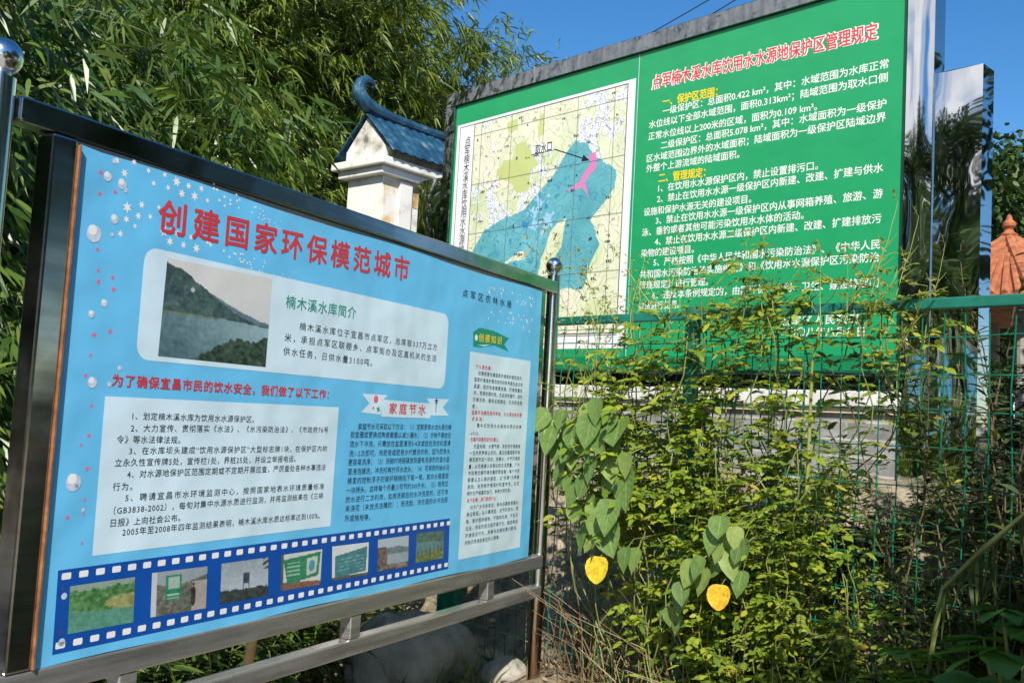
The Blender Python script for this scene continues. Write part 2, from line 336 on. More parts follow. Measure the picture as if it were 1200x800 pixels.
def build_added_road():  # unseen pale surface added for steel rails to reflect and to bounce light
    V = []; Fq = []; d = -2.6
    us = np.linspace(-60, 60, 61); ds = np.array([-9.5, -8, -6, -4.5, d])
    for dd in ds:
        for u_ in us: p = FE.pt(u_, dd); V.append((p[0], p[1], float(gz(p[0], p[1]))+.006))
    n = len(us); i = (np.arange(4)[:, None]*n+np.arange(n-1)[None]).ravel()
    tag(link('road', np_mesh('road', V, [np.stack([i, i+1, i+n+1, i+n], 1)], M['road'], True)), kind='structure')
build_added_road()

# ------------------------------------------------------------------ lettering and prints
FW_MAP = str.maketrans({',': '\uff0c', ':': '\uff1a', ';': '\uff1b', '(': '\uff08', ')': '\uff09'})
def FULL(t): return t.translate(FW_MAP)
class Text:
    """collects lines of lettering lying on a board, then makes one flat mesh"""
    def __init__(s, plane, u0=0): s.pl = plane; s.items = []; s.u0 = u0
    def line(s, body, L, R, em):               # L, R: (u, v) of the middle of the line's two ends; em: letter height
        s.items.append((FULL(body), L, R, em)); return s
    def px(s, body, l, r, em): return s.line(body, s.pl.uv(*l), s.pl.uv(*r), em)
    def build(s, name, mat, parent, y, bold=.0, maxx=1.06):
        obs = []
        for body, L, R, em in s.items:
            c = bpy.data.curves.new('lettering', 'FONT'); c.body = body; c.size = 1; c.fill_mode = 'FRONT'; c.resolution_u = 2
            o = bpy.data.objects.new('lettering', c); COL.objects.link(o); obs.append(o)
        bpy.context.view_layer.update()
        fix = []
        for o, (body, L, R, em) in zip(obs, s.items):
            wd = max(o.dimensions.x, .01); W = R[0]-L[0]; k = W/(wd*em)
            if k > maxx and len(body) > 1:
                o.data.space_character = 1+(W/(em*maxx)-wd)/max(wd-.9, .5)
        bpy.context.view_layer.update(); dg = bpy.context.evaluated_depsgraph_get()
        offs = [(0, 0)] if bold <= 0 else [(bold*math.cos(t), bold*math.sin(t)) for t in np.arange(8 if bold > .02 else 4)*(2*math.pi/(8 if bold > .02 else 4))+.4]
        VV = []; FF = []; n = 0
        for o, (body, L, R, em) in zip(obs, s.items):
            me = bpy.data.meshes.new_from_object(o.evaluated_get(dg))
            a = np.empty(len(me.vertices)*3, np.float32); me.vertices.foreach_get('co', a); a = a.reshape(-1, 3)
            W = R[0]-L[0]; x0, x1 = a[:, 0].min(), a[:, 0].max(); kx = W/(x1-x0)
            X = (a[:, 0]-x0)*kx; Z = (a[:, 1]-.38)*em
            sl = (R[1]-L[1])/W
            fs = [tuple(p.vertices) for p in me.polygons]
            for q, (ox, oz) in enumerate(offs):          # heavier strokes: the same letter again a hair to the side
                VV.append(np.stack([L[0]+X+ox*em, np.full(len(a), y-q*.00003), L[1]+Z+sl*X+oz*em], 1))
                FF += [tuple(n+i for i in p) for p in fs]; n += len(a)
            bpy.data.meshes.remove(me)
        for o in obs:
            c = o.data; bpy.data.objects.remove(o); bpy.data.curves.remove(c)
        me = bpy.data.meshes.new(name); me.from_pydata(np.concatenate(VV).tolist(), [], FF); me.update(); me.materials.append(mat)
        return link(name, me, parent)
def quad_grid(TL, TR, BR, BLc, nx, ny):
    S, T = np.meshgrid(np.linspace(0, 1, nx+1), np.linspace(0, 1, ny+1))
    c = [np.array(q) for q in (TL, TR, BR, BLc)]
    P = (c[0]*((1-S)*(1-T))[..., None]+c[1]*(S*(1-T))[..., None]+c[2]*(S*T)[..., None]+c[3]*((1-S)*T)[..., None])
    return S, T, P
def raster(name, mat, parent, corners, nx, ny, fn, y, label=None):
    S, T, P = quad_grid(*corners, nx, ny); C = fn(S, T, P)
    if name == 'photo_print': C = (C+np.clip((235-C.mean(-1))/130, .12, 1)[..., None]*((fbm(S*26, T*20, 77, 3)*13)+(fbm(S*7, T*6, 78, 3)*8))[..., None]*np.array([1, 1, .9]))*.86+np.array([20, 23, 25])  # print grain, then glare on the vinyl paled into the picture colours
    V = np.stack([P[..., 0], np.full(S.shape, y), P[..., 1]], -1).reshape(-1, 3)
    i = (np.arange(ny)[:, None]*(nx+1)+np.arange(nx)[None]).ravel()
    me = np_mesh(name, V, [np.stack([i, i+nx+1, i+nx+2, i+1], 1)], mat)
    ca = me.color_attributes.new('print', 'FLOAT_COLOR', 'POINT')
    C = np.clip(C, 0, 255)/255; C = np.where(C > .04045, ((C+.055)/1.055)**2.4, C/12.92)*.92
    ca.data.foreach_set('color', np.concatenate([C, np.ones(C.shape[:2]+(1,))], -1).astype(np.float32).ravel())
    return tag(link(name, me, parent), label)
_TAB = {}
def fbm(X, Y, seed=0, octv=4):
    X = np.asarray(X, float); Y = np.asarray(Y, float); Z = np.zeros(X.shape); amp = 1.; fr = 1.6
    for o in range(octv):
        if (seed, o) not in _TAB: _TAB[seed, o] = np.random.default_rng(seed*31+o).uniform(-1, 1, (64, 64))
        tb = _TAB[seed, o]; a = .6+.9*o; x = (X*math.cos(a)-Y*math.sin(a))*fr+17.3*o+100; y = (X*math.sin(a)+Y*math.cos(a))*fr+9.1*o+100
        i, j = np.floor(x).astype(int), np.floor(y).astype(int); u, v = x-i, y-j; u = u*u*u*(u*(6*u-15)+10); v = v*v*v*(v*(6*v-15)+10); i &= 63; j &= 63; i1, j1 = (i+1) & 63, (j+1) & 63
        Z = Z+amp*((tb[i, j]*(1-u)+tb[i1, j]*u)*(1-v)+(tb[i, j1]*(1-u)+tb[i1, j1]*u)*v); amp *= .55; fr *= 2.05
    return Z
def mixc(C, mask, col): return np.where(mask[..., None], np.array(col, float), C)
def inpoly(U, V, poly):
    c = np.zeros(U.shape, bool); n = len(poly)
    for i in range(n):
        x0, y0 = poly[i]; x1, y1 = poly[(i+1) % n]
        c ^= ((y0 > V) != (y1 > V)) & (U < (x1-x0)*(V-y0)/((y1-y0) or 1e-9)+x0)
    return c
def flat_poly(mb, pts, y): mb.poly([(u, y, v) for u, v in pts])
def star(mb, u, v, r, y, n=6, inner=.4, rot=0.):
    flat_poly(mb, [(u+math.sin(rot+k*math.pi/n)*(r if k % 2 == 0 else r*inner), v+math.cos(rot+k*math.pi/n)*(r if k % 2 == 0 else r*inner)) for k in range(2*n)][::-1], y)
def disc(mb, u, v, r, y, n=14): flat_poly(mb, [(u+r*math.cos(2*math.pi*k/n), v+r*math.sin(2*math.pi*k/n)) for k in range(n)], y)
def rrect(u0, u1, v0, v1, r, n=6):
    P = []
    for cx, cy, a0 in ((u1-r, v0+r, -90), (u1-r, v1-r, 0), (u0+r, v1-r, 90), (u0+r, v0+r, 180)):
        for k in range(n+1):
            a = math.radians(a0+90*k/n); P.append((cx+r*math.cos(a), cy+r*math.sin(a)))
    return P

# ------------------------------------------------------------------ blue information board
def blue_board():
    root = empty('information_board', (BL.o[0], BL.o[1], 0), BL.rot,
                 'sky blue information board in a stainless steel frame with round posts and ball finials', 'notice board')
    u = BL.uv
    g0 = 0
    for uu, gzz in ((-.185, -.1), (2.606, .15)):
        p = MB().tube([(uu, .03, gzz), (uu, .03, .9), (uu, .03, 2.262)], .031, 20).build('post', M['steel_rusty'], root, True)
        MB().lathe([(.0, 2.235), (.026, 2.238), (.028, 2.262), (.016, 2.266), (.02, 2.272)]+[(.041*math.sin(a), 2.307-.041*math.cos(a)) for a in np.linspace(.5, math.pi-.001, 12)], uu, .03, 24).build('ball_finial', M['steel_rusty'], p, True)
    MB().box(-.155, 2.577, -.006, .054, 2.1735, 2.230, .006).build('top_rail', M['steel'], root)
    MB().box(-.155, 2.577, -.004, .05, .928, .988, .006).build('bottom_rail', M['steel_dull'], root)
    MB().box(-.155, 2.577, -.004, .05, .80, .852, .006).build('lower_rail', M['steel_dull'], root)
    MB().box(-.072, -.008, -.006, .052, .9885, 2.1715, .006).build('stile', M['steel'], root)
    MB().box(2.437, 2.497, .012, .052, .9885, 2.1715, .006).build('stile', M['steel'], root)
    for uu in (.27, 1.19, 2.105): MB().box(uu-.027, uu+.027, .0, .046, .8525, .9275, .004).build('stub', M['steel_dull'], root)
    MB().box(-.0075, -.003, -.012, .0, .99, 2.16).build('edge_strip', M['rust'], root)
    MB().box(-.0075, 2.4365, .004, .03, .9885, 2.1715).build('backing_sheet', M['back'], root)
    # banner with a slightly uneven cut edge
    mb = MB(); r = np.random.default_rng(2); E = []
    n = 40
    for k in range(n): E.append((.0+2.43*k/n, .987+.003*math.sin(k*.5)+.0035*k/n))
    for k in range(n): E.append((2.428+.003*math.sin(k*.3), .992+(2.158-.992)*k/n))
    for k in range(n): E.append((2.43*(1-k/n), 2.160+.004*math.sin(k*.37+1)))
    for k in range(n): E.append((.004*math.sin(k*.31)+.002, 2.165-(2.165-.987)*k/n))
    flat_poly(mb, E, 0); ban = mb.build('banner', M['banner'], root)
    y1, y2, y3 = -.0004, -.0007, -.0010
    # white-blue panels
    mb = MB(); flat_poly(mb, rrect(.209, 1.648, 1.688, 1.967, .038), y1); mb.build('summary_panel', M['panel'], ban)
    mb = MB(); flat_poly(mb, [u(108, 651), u(387, 616), u(397, 477), u(123, 464)], y1); mb.build('work_panel', M['panel'], ban)
    q6 = lambda x, y: u(530+.2124*x, 330+.2124*y)
    q7 = lambda x, y: u(530+.2124*x, 490+.2124*y)
    mb = MB(); flat_poly(mb, [q7(32, 780), q7(372, 710), q6(432, 438), q6(98, 385)], y1); mb.build('notice_panel', M['panel'], ban)
    # lettering
    T = Text(BL)
    a, b_ = u(186, 252), u(479, 316); T.line('创建国家环保模范城市', (a[0], a[1]), (b_[0], b_[1]), .090)
    T.build('title_lettering', M['red'], ban, y2, .024, .98)
    Text(BL).px('点军区农林水局', (542, 343), (599, 357), .034).build('title_lettering', M['ink_blue'], ban, y2, .008)
    Text(BL).px('楠木溪水库简介', (335, 353), (417, 367), .041).build('heading_lettering', M['teal'], ban, y2, .014)
    T = Text(BL)
    T.px('楠木溪水库位于宜昌市点军区,总库容337万立方'.replace(',', ','), (351, 382), (512, 407), .026)
    T.px('米,承担点军区联棚乡、点军街办及区直机关的生活'.replace(',', ','), (333.5, 395), (511, 420), .026)
    T.px('供水任务,日供水量3100吨。'.replace(',', ','), (332, 411), (436, 425), .026)
    T.build('paragraph_lettering', M['ink'], ban, y2, .006)
    Text(BL).px('为了确保宜昌市民的饮水安全,我们做了以下工作:', (131.5, 445), (385, 462), .0315).build('heading_lettering', M['red'], ban, y2, .026)
    q4 = lambda x, y: (110+.25*x, 440+.25*y)
    T = Text(BL)
    for s, l, r_ in (('1、划定楠木溪水库为饮用水水源保护区。', (180, 188), (750, 205)),
                     ('2、大力宣传、贯彻落实《水法》、《水污染防治法》、《市政府76号', (173, 245), (1097, 254)),
                     ('令》等水法律法规。', (107, 298), (405, 301)),
                     ('3、在水库坝头建成“饮用水源保护区”大型标志牌1块,在保护区内树', (165, 352), (1092, 341)),
                     ('立永久性宣传牌5处,宣传栏1处,界桩25处,并设立举报电话。', (98, 408), (945, 389)),
                     ('4、对水源地保护区范围定期或不定期开展巡查,严厉查处各种水事违法', (155, 462), (1085, 428)),
                     ('行为。', (88, 520), (180, 518)),
                     ('5、聘请宜昌市水环境监测中心,按照国家地表水环境质量标准', (147, 572), (1078, 517)),
                     ('(GB3838-2002),每旬对集中水源水质进行监测,并将监测结果在《三峡', (92, 632), (1074, 561)),
                     ('日报》上向社会公布。', (78, 690), (405, 664)),
                     ('2005年至2008年四年监测结果表明,楠木溪水库水质达标率达到100%。', (133, 733), (1058, 654))):
        T.px(s, q4(*l), q4(*r_), .0205)
    T.build('paragraph_lettering', M['ink'], ban, y2, .006)
    # ribbon heading
    q5 = lambda x, y: (390+.225*x, 440+.225*y)
    mb = MB(); U5 = lambda x, y: u(*q5(x, y))
    flat_poly(mb, [U5(145, 190), U5(250, 203), U5(256, 130), U5(288, 102), U5(152, 93), U5(190, 145)], y1)
    flat_poly(mb, [U5(506, 206), U5(605, 209), U5(573, 166), U5(607, 123), U5(488, 118), U5(508, 148)], y1)
    flat_poly(mb, [U5(252, 214), U5(506, 222), U5(509, 145), U5(255, 124)], y2)
    rb = mb.build('ribbon_print', M['panel'], ban)
    T = Text(BL); T.line('家庭节水', U5(294, 170), U5(482, 178), .040); T.build('heading_lettering', M['red'], ban, y3, .02)
    mb = MB(); c = U5(224, 122); disc(mb, c[0], c[1], .013, y3); star(mb, c[0]-.012, c[1]-.03, .008, y3); mb.build('flower_print', M['pink'], ban)
    mb = MB(); c = U5(236, 175); star(mb, c[0], c[1], .014, y3, 4, .35, .4); mb.build('leaf_print', M['teal'], ban)
    mb = MB(); c = U5(538, 143); star(mb, c[0], c[1]+.008, .016, y3, 5, .3); flat_poly(mb, [(c[0]-.002, y3*0+c[1]-.035), (c[0]+.002, c[1]-.035), (c[0]+.002, c[1]), (c[0]-.002, c[1])], y3); mb.build('palm_print', M['ink_blue'], ban)
    T = Text(BL)
    for s, l, r_ in (('家庭节水可采取以下方法:(1)定期更换水龙头里的橡', (132, 265), (617, 268)),
                     ('胶垫圈或更换成陶瓷套圈以减少漏水;(2)衣物不要放在', (92, 307), (615, 310)),
                     ('流水下冲洗,只需放在盆里清洗3-4次或放在洗衣机里清', (88, 356), (612, 351)),
                     ('洗1-2次即可,用肥皂或肥皂水代替洗衣粉,因为肥皂水', (85, 405), (610, 393)),
                     ('更容易洗净;(3)洗碗时将碗碟放到盛有洗涤剂的温水盆', (80, 451), (607, 434)),
                     ('里浸泡揉洗,冲洗时再拧开水龙头;(4)可将厕所抽水马', (78, 500), (605, 477)),
                     ('桶里的控制浮子的摇杆稍稍向下弯一弯,或向水箱里放', (75, 548), (603, 520)),
                     ('一块砖头,这样每个月最少可节约300升水;(5)将用过', (70, 598), (600, 561)),
                     ('的水进行二次利用,如用洗碗后的水冲洗厕所,还可用', (68, 646), (598, 604)),
                     ('来浇花(未放洗洁精的);用洗脸、洗衣服的水冲洗厕', (65, 693), (597, 645)),
                     ('所或拖地等。', (62, 743), (195, 735))):
        T.px(s, q5(*l), q5(*r_), .0225)
    T.build('paragraph_lettering', M['ink_blue'], ban, y1, .006)
    # green swoosh tag
    mb = MB(); flat_poly(mb, [q6(*p) for p in ((115, 357), (160, 362), (215, 352), (230, 350), (312, 386), (285, 345), (312, 312), (230, 272), (150, 253), (115, 277))], y1); mb.build('tag_print', M['teal'], ban)
    mb = MB(); c = q6(132, 308); disc(mb, c[0], c[1], .012, y2); mb.build('tag_dot', M['white'], ban)
    mb = MB(); flat_poly(mb, [q6(*p) for p in ((135, 350), (175, 356), (215, 346), (175, 348))], y2); mb.build('tag_streak', M['panel'], ban)
    T = Text(BL); T.line('创模知识', q6(146, 306), q6(272, 326), .035); T.build('heading_lettering', M['yellow'], ban, y3, .02)
    red = Text(BL); blk = Text(BL)
    rows = [(q6, 130, 466, 'R', '什么是创模:', 88), (q6, 143, 503, 'B', '创模就是创建国家环境保护模范城市。', 0), (q6, 122, 538, 'B', '国家环境保护模范城市的称号是社会文明', 0),
            (q6, 120, 574, 'B', '昌盛,经济快速健康发展,环境质量良', 0), (q6, 118, 611, 'B', '好,资源合理利用,生态良性循环,城市', 0), (q6, 113, 648, 'B', '优美洁净,基础设施健全,生活舒适便', 0),
            (q6, 110, 686, 'B', '捷。', 25), (q6, 108, 720, 'R', '国家环保模范城市考核,对水源地有何要', 0), (q6, 107, 756, 'R', '求标准?', 66), (q6, 135, 792, 'B', '集中式饮用水水源地水质达标率', 0),
            (q7, 102, 82, 'B', '≥96%。', 46), (q7, 100, 116, 'R', '创建环保模范城市的意义:', 158), (q7, 118, 154, 'B', '天蓝地绿,水清气爽,良好的环境是每', 0),
            (q7, 95, 191, 'B', '一位市民梦寐以求的。通过创建国家环保', 0), (q7, 93, 228, 'B', '模范城市这一活动,改善水、大气环境质', 0), (q7, 90, 266, 'B', '量,从而提高人民群众的生活质量。广大', 0),
            (q7, 88, 303, 'B', '市民是优美环境的最终受益者,每个市民', 0), (q7, 85, 340, 'B', '都要以主人翁的姿态,以“创模”为荣誉', 0), (q7, 83, 378, 'B', '发动,自觉做环境保护的宣传员,以文', 0),
            (q7, 81, 416, 'B', '明行为严格要求自己,争做文明市民。', 240), (q7, 80, 454, 'R', '关于创模,我们能做什么:', 165), (q7, 98, 492, 'B', '对于广大市民来说,参与创模就是要从', 0),
            (q7, 78, 530, 'B', '身边做起,从小事做起,如节约用水、用', 0), (q7, 76, 570, 'B', '电,爱护园林植物,不随地吐痰,不乱扔', 0), (q7, 74, 609, 'B', '垃圾,积极劝阻污染环境行为,鼓励举报', 0),
            (q7, 71, 648, 'B', '环境违法行为,用参与创模的意识影响、', 0), (q7, 69, 687, 'B', '把知识传递给身边的人等等。', 190)]
    for q, x, y, k, s, wpx in rows:
        L = q(x, y); yy = y+(753 if q is q7 else 0)
        R = q(x+wpx, y) if wpx else q(390-.0305*(yy-480) if q is q6 else 378-.038*(y-50), y)
        (red if k == 'R' else blk).line(s, L, (R[0], L[1]), .0182)
    red.build('heading_lettering', M['red'], ban, y2, .016); blk.build('paragraph_lettering', M['ink'], ban, y2, .008)
    # film strip
    mb = MB(); FC = (u(68, 668), u(527, 607), u(525, 666), u(61, 767)); flat_poly(mb, [FC[3], FC[2], FC[1], FC[0]], y1); mb.build('film_strip_print', M['film'], ban)
    mb = MB(); um0, um1 = .066, 1.735; N = 37
    for k in range(N):
        c = um0+(um1-um0)*k/(N-1)
        for vc in (1.1835+.004*k/N, 1.0295+.003*k/N): flat_poly(mb, rrect(c-.0125, c+.0125, vc-.0075, vc+.0075, .003, 2), y2)
    mb.build('sprocket_holes', M['white'], ban)
    # pictures
    def lake(S, Tt, P):
        C = np.zeros(S.shape+(3,)); C[:] = (226, 222, 216); C -= (Tt*30)[..., None]*np.array([.6, .4, .1])
        n1 = fbm(S*6, Tt*6, 1); n2 = fbm(S*20, Tt*20, 2)
        C = mixc(C, Tt > .47+.05*np.sin(S*9)+.08*(S-.6), (122, 146, 160))
        far = Tt > np.interp(S, [0, .35, .6, .8, 1], [.2, .25, .38, .47, .52])+.008*n1; C = mixc(C, far, (88, 115, 125))
        near = Tt > np.interp(S, [0, .12, .3, .5, .62, .8, 1], [.05, .09, .2, .36, .44, .52, .56])+.012*n1
        C = np.where(near[..., None], np.array([52, 74, 72])+(n2*14+n1*10)[..., None]*np.array([.7, 1, .7]), C)
        wat = Tt > np.interp(S, [0, .4, .7, 1], [.55, .53, .54, .57])
        W = np.array([88, 118, 124])+(np.clip(S*1.3-.2, 0, 1)*62-np.abs(Tt-.62)*60)[..., None]; C = np.where(wat[..., None], W, C)
        C = mixc(C, (np.abs(Tt-.535-.01*n1) < .012) & (S < .5), (104, 112, 84))
        C = mixc(C, (np.hypot(S-.24, (Tt-.28)*.8) < .018), (190, 195, 190))
        bush = Tt > np.interp(S, [0, .28, .38, .55, .68, .85, 1], [1.2, 1.02, .92, .8, .73, .74, .66])+.025*n2
        return np.where(bush[..., None], np.array([38, 56, 40])+(n2*22)[..., None], C)
    raster('photo_print', M['photo'], ban, [u(196, 302), u(319, 327), u(311, 430), u(185, 417)], 110, 84, lake, y2, 'large printed photograph of a lake between hills')
    def green_lake(S, Tt, P):
        n = fbm(S*9, Tt*9, 4); C = np.zeros(S.shape+(3,)); C[:] = (140, 160, 140)
        C = np.where((Tt > .12+.03*n)[..., None], np.array([70, 120, 60])+(n*28)[..., None], C)
        C = np.where((Tt > .52+.1*np.sin(S*3))[..., None], np.array([78, 138, 110])+(n*8+Tt*30-15)[..., None]*np.array([.4, .6, 1]), C)
        return np.where(((np.hypot((S-.95)/.42, (Tt-.48)/.16) < 1))[..., None], np.array([150, 150, 85])+(n*20)[..., None], C)
    def road(S, Tt, P):
        n = fbm(S*10, Tt*10, 5); C = np.zeros(S.shape+(3,)); C[:] = (95, 95, 82); C += (n*22)[..., None]
        C = mixc(C, Tt < .25+.1*np.sin(S*4), (150, 160, 165)); C = mixc(C, S < .1, (200, 205, 205))
        C = mixc(C, (S > .72) & (Tt > .3), (170, 160, 150)); C = mixc(C, (S > .24) & (S < .53) & (Tt > .1) & (Tt < .68), (30, 125, 80))
        C = mixc(C, (S > .29) & (S < .49) & (Tt > .15) & (Tt < .42), (165, 185, 175)); C = mixc(C, (S > .28) & (S < .5) & (Tt > .47) & (np.sin(Tt*60) > .4) & (Tt < .64), (170, 200, 180))
        C = mixc(C, (np.hypot((S-.75)/.045, (Tt-.66)/.24) < 1) | (np.hypot(S-.75, Tt-.38) < .03), (45, 38, 36)); return C
    def mast(S, Tt, P):
        n = fbm(S*9, Tt*9, 6); C = np.zeros(S.shape+(3,)); C[:] = (150, 160, 170); C += (n*10+Tt*40)[..., None]
        C = mixc(C, (S > .45) & (S < .6) & (Tt > .3) & (Tt < .58), (50, 58, 62)); C = mixc(C, ((np.abs(S-.47) < .012) | (np.abs(S-.58) < .012)) & (Tt > .5) & (Tt < .75), (60, 60, 60))
        C = np.where((Tt > .7+.03*n)[..., None], np.array([48, 52, 48])+(n*12)[..., None], C)
        return mixc(C, (S > .88) & (Tt < .28) & (np.sin((S*30+Tt*40)) > 0), (50, 60, 45))
    def two_boards(S, Tt, P):
        n = fbm(S*9, Tt*9, 7); C = np.zeros(S.shape+(3,)); C[:] = (215, 215, 205); C = mixc(C, Tt > .82+.1*(S-.5), (130, 85, 70))
        C = mixc(C, (S < .06), (70, 80, 75)); b1 = inpoly(S, Tt, [(.05, .15), (.55, .1), (.56, .78), (.16, .86)]); b2 = inpoly(S, Tt, [(.55, .1), (.97, .05), (.93, .72), (.56, .78)])
        C = mixc(C, b1 | b2, (40, 125, 85)); C = mixc(C, inpoly(S, Tt, [(.62, .2), (.9, .16), (.87, .62), (.62, .68)]), (195, 205, 185))
        C = mixc(C, np.hypot((S-.75)/.08, (Tt-.42)/.16) < 1, (70, 150, 170)); return mixc(C, b1 & (np.abs(S-.3) < .16) & (np.sin(Tt*55) > .5) & (Tt > .25) & (Tt < .7), (150, 190, 160))
    def teal_board(S, Tt, P):
        C = np.zeros(S.shape+(3,)); C[:] = (220, 225, 222); n = fbm(S*9, Tt*9, 8)
        C = mixc(C, inpoly(S, Tt, [(.08, .3), (.96, .12), (.94, .86), (.08, .95)]), (60, 120, 125))
        C = mixc(C, (S > .15) & (S < .9) & (np.sin(Tt*60+S*6) > .6) & (Tt > .35) & (Tt < .8) & (n > -.3), (120, 165, 165)); return mixc(C, Tt > .93, (90, 80, 70))
    def misty(S, Tt, P):
        n = fbm(S*8, Tt*8, 9); C = np.zeros(S.shape+(3,)); C[:] = (175, 190, 200); C = np.where((Tt > .28+.15*np.abs(S-.55)+.02*n)[..., None], np.array([100, 120, 125])+(n*10)[..., None], C)
        C = mixc(C, (Tt > .5) & (S > .3), (150, 165, 172)); C = np.where(((S < .28) & (Tt > .25))[..., None], np.array([105, 80, 70])+(n*25)[..., None], C)
        return np.where((Tt > .82)[..., None], np.array([110, 95, 85])+(n*40)[..., None], C)
    def fenced(S, Tt, P):
        n = fbm(S*9, Tt*9, 10); C = np.zeros(S.shape+(3,)); C[:] = (85, 125, 125); C += (n*10)[..., None]; C = np.where((Tt < .3+.1*S)[..., None], np.array([70, 100, 88])+(n*14)[..., None], C)
        C = np.where((Tt > .7-.12*(S-.5))[..., None], np.array([100, 120, 60])+(n*22)[..., None], C)
        return mixc(C, (np.abs(((S*7) % 1)-.5) < .12) & (Tt > .55-.1*(S-.5)) & (Tt < .8-.1*(S-.5)), (85, 70, 55))
    q8 = lambda x, y: (60+.4*x, 600+.4*y)
    for fn, c, lab in ((green_lake, ((82, 686.5), (158, 675.5), (156, 728.5), (79, 742.5)), 'printed photograph of a green lake shore'),
                       (road, ((178, 671), (243, 663), (241, 712), (176, 723)), 'printed photograph of a green sign beside a road'),
                       (mast, ((259.5, 660), (314.5, 652.5), (313.5, 697.5), (257.5, 707.5)), 'printed photograph of a dark sign under a grey sky'),
                       (two_boards, ((329.5, 650), (377.5, 643), (375, 684.5), (328.5, 692)), 'printed photograph of two green boards'),
                       (teal_board, (q8(823, 100), q8(930, 87), q8(927, 182), q8(822, 200)), 'printed photograph of a teal board'),
                       (misty, (q8(957, 80), q8(1047, 67), q8(1045, 158), q8(955, 173)), 'printed photograph of a misty lake'),
                       (fenced, (q8(1070, 62), q8(1150, 52), q8(1148, 133), q8(1067, 148)), 'printed photograph of a lake behind a picket fence')):
        raster('photo_print', M['photo'], ban, [u(*p) for p in c], 60, 44, fn, y2, lab)
    # snowflakes, stars and pearls
    wf, ps, pl = MB(), MB(), MB(); r = np.random.default_rng(4)
    for x, y, rr in ((137, 188, 6), (157, 190, 6), (174, 200, 5), (193, 205, 5), (207, 213, 11), (221, 218, 7), (236, 221, 7), (213, 227, 9), (228, 230, 10), (243, 235, 5), (149, 243, 11), (166, 240, 7), (162, 253, 7), (176, 254, 5), (148, 257, 7), (192, 271, 11), (208, 274, 8), (199, 283, 9), (215, 287, 7), (230, 291, 10), (224, 278, 6), (141, 274, 6), (158, 265, 4), (180, 215, 5), (197, 220, 5), (146, 203, 8), (186, 243, 4)):
        c = u(x, y); star(wf, c[0], c[1], rr*.0011+.003, y1 if (x != 186) else y1, 6, .42, r.uniform(0, 1))
    for k in range(70):
        x = r.uniform(238, 350); e = (x-238)/112; y = (232+.42*(x-238))-r.uniform(0, 1)*26*(1-e*.6) if k % 2 else 297+.33*(x-238)-r.uniform(0, 1)*16
        c = u(x, y); disc(wf, c[0], c[1], .0045*(1-e*.75), y1, 8)
    for k in range(60):
        x = r.uniform(572, 626); up = k % 2; y = (338+.3*(x-572)+r.uniform(-6, 8)) if up else (360+.33*(x-572)+r.uniform(-4, 14)); c = u(x, y); disc(wf, c[0], c[1], .0055*r.uniform(.4, 1), y1, 8)
    for x, y in ((118, 202), (117, 227), (135, 225), (114, 292), (115, 317), (115, 330), (132, 325), (133, 339), (110, 392), (129, 388), (106, 416), (100, 440), (107, 475), (104, 510), (102, 549), (98, 602), (99, 585), (96, 636), (79, 606), (73, 688), (71, 728), (70, 740), (612, 341), (616, 372), (620, 381), (95, 521)):
        c = u(x, y); star(ps, c[0], c[1], .0075*r.uniform(.6, 1.1), y1, 5, .45, r.uniform(0, 1))
    for x, y, rr in ((126, 207, 9), (143, 216, 10), (110, 274, 16), (134, 257, 9), (122, 355, 7), (107, 368, 7), (131, 275, 4), (108, 448, 10), (140, 431, 5), (128, 450, 5), (86, 565, 16), (97, 597, 4), (75, 698, 6), (72, 752, 7), (134, 189, 5), (147, 223, 5), (614, 370, 4), (90, 569, 4)):
        c = u(x, y); disc(pl, c[0], c[1], rr*.00128, y2, 18)
    wf.build('snowflake_print', M['white'], ban); ps.build('star_print', M['pink'], ban); pl.build('pearl_print', M['pearl'], ban)
    hl = MB()
    for x, y, rr in ((126, 207, 9), (143, 216, 10), (110, 274, 16), (134, 257, 9), (122, 355, 7), (107, 368, 7), (108, 448, 10), (86, 565, 16)):
        c = u(x, y); disc(hl, c[0]-rr*.0003, c[1]+rr*.0005, rr*.0008, y3, 12)
    hl.build('pearl_glint_print', M['white'], ban)
blue_board()

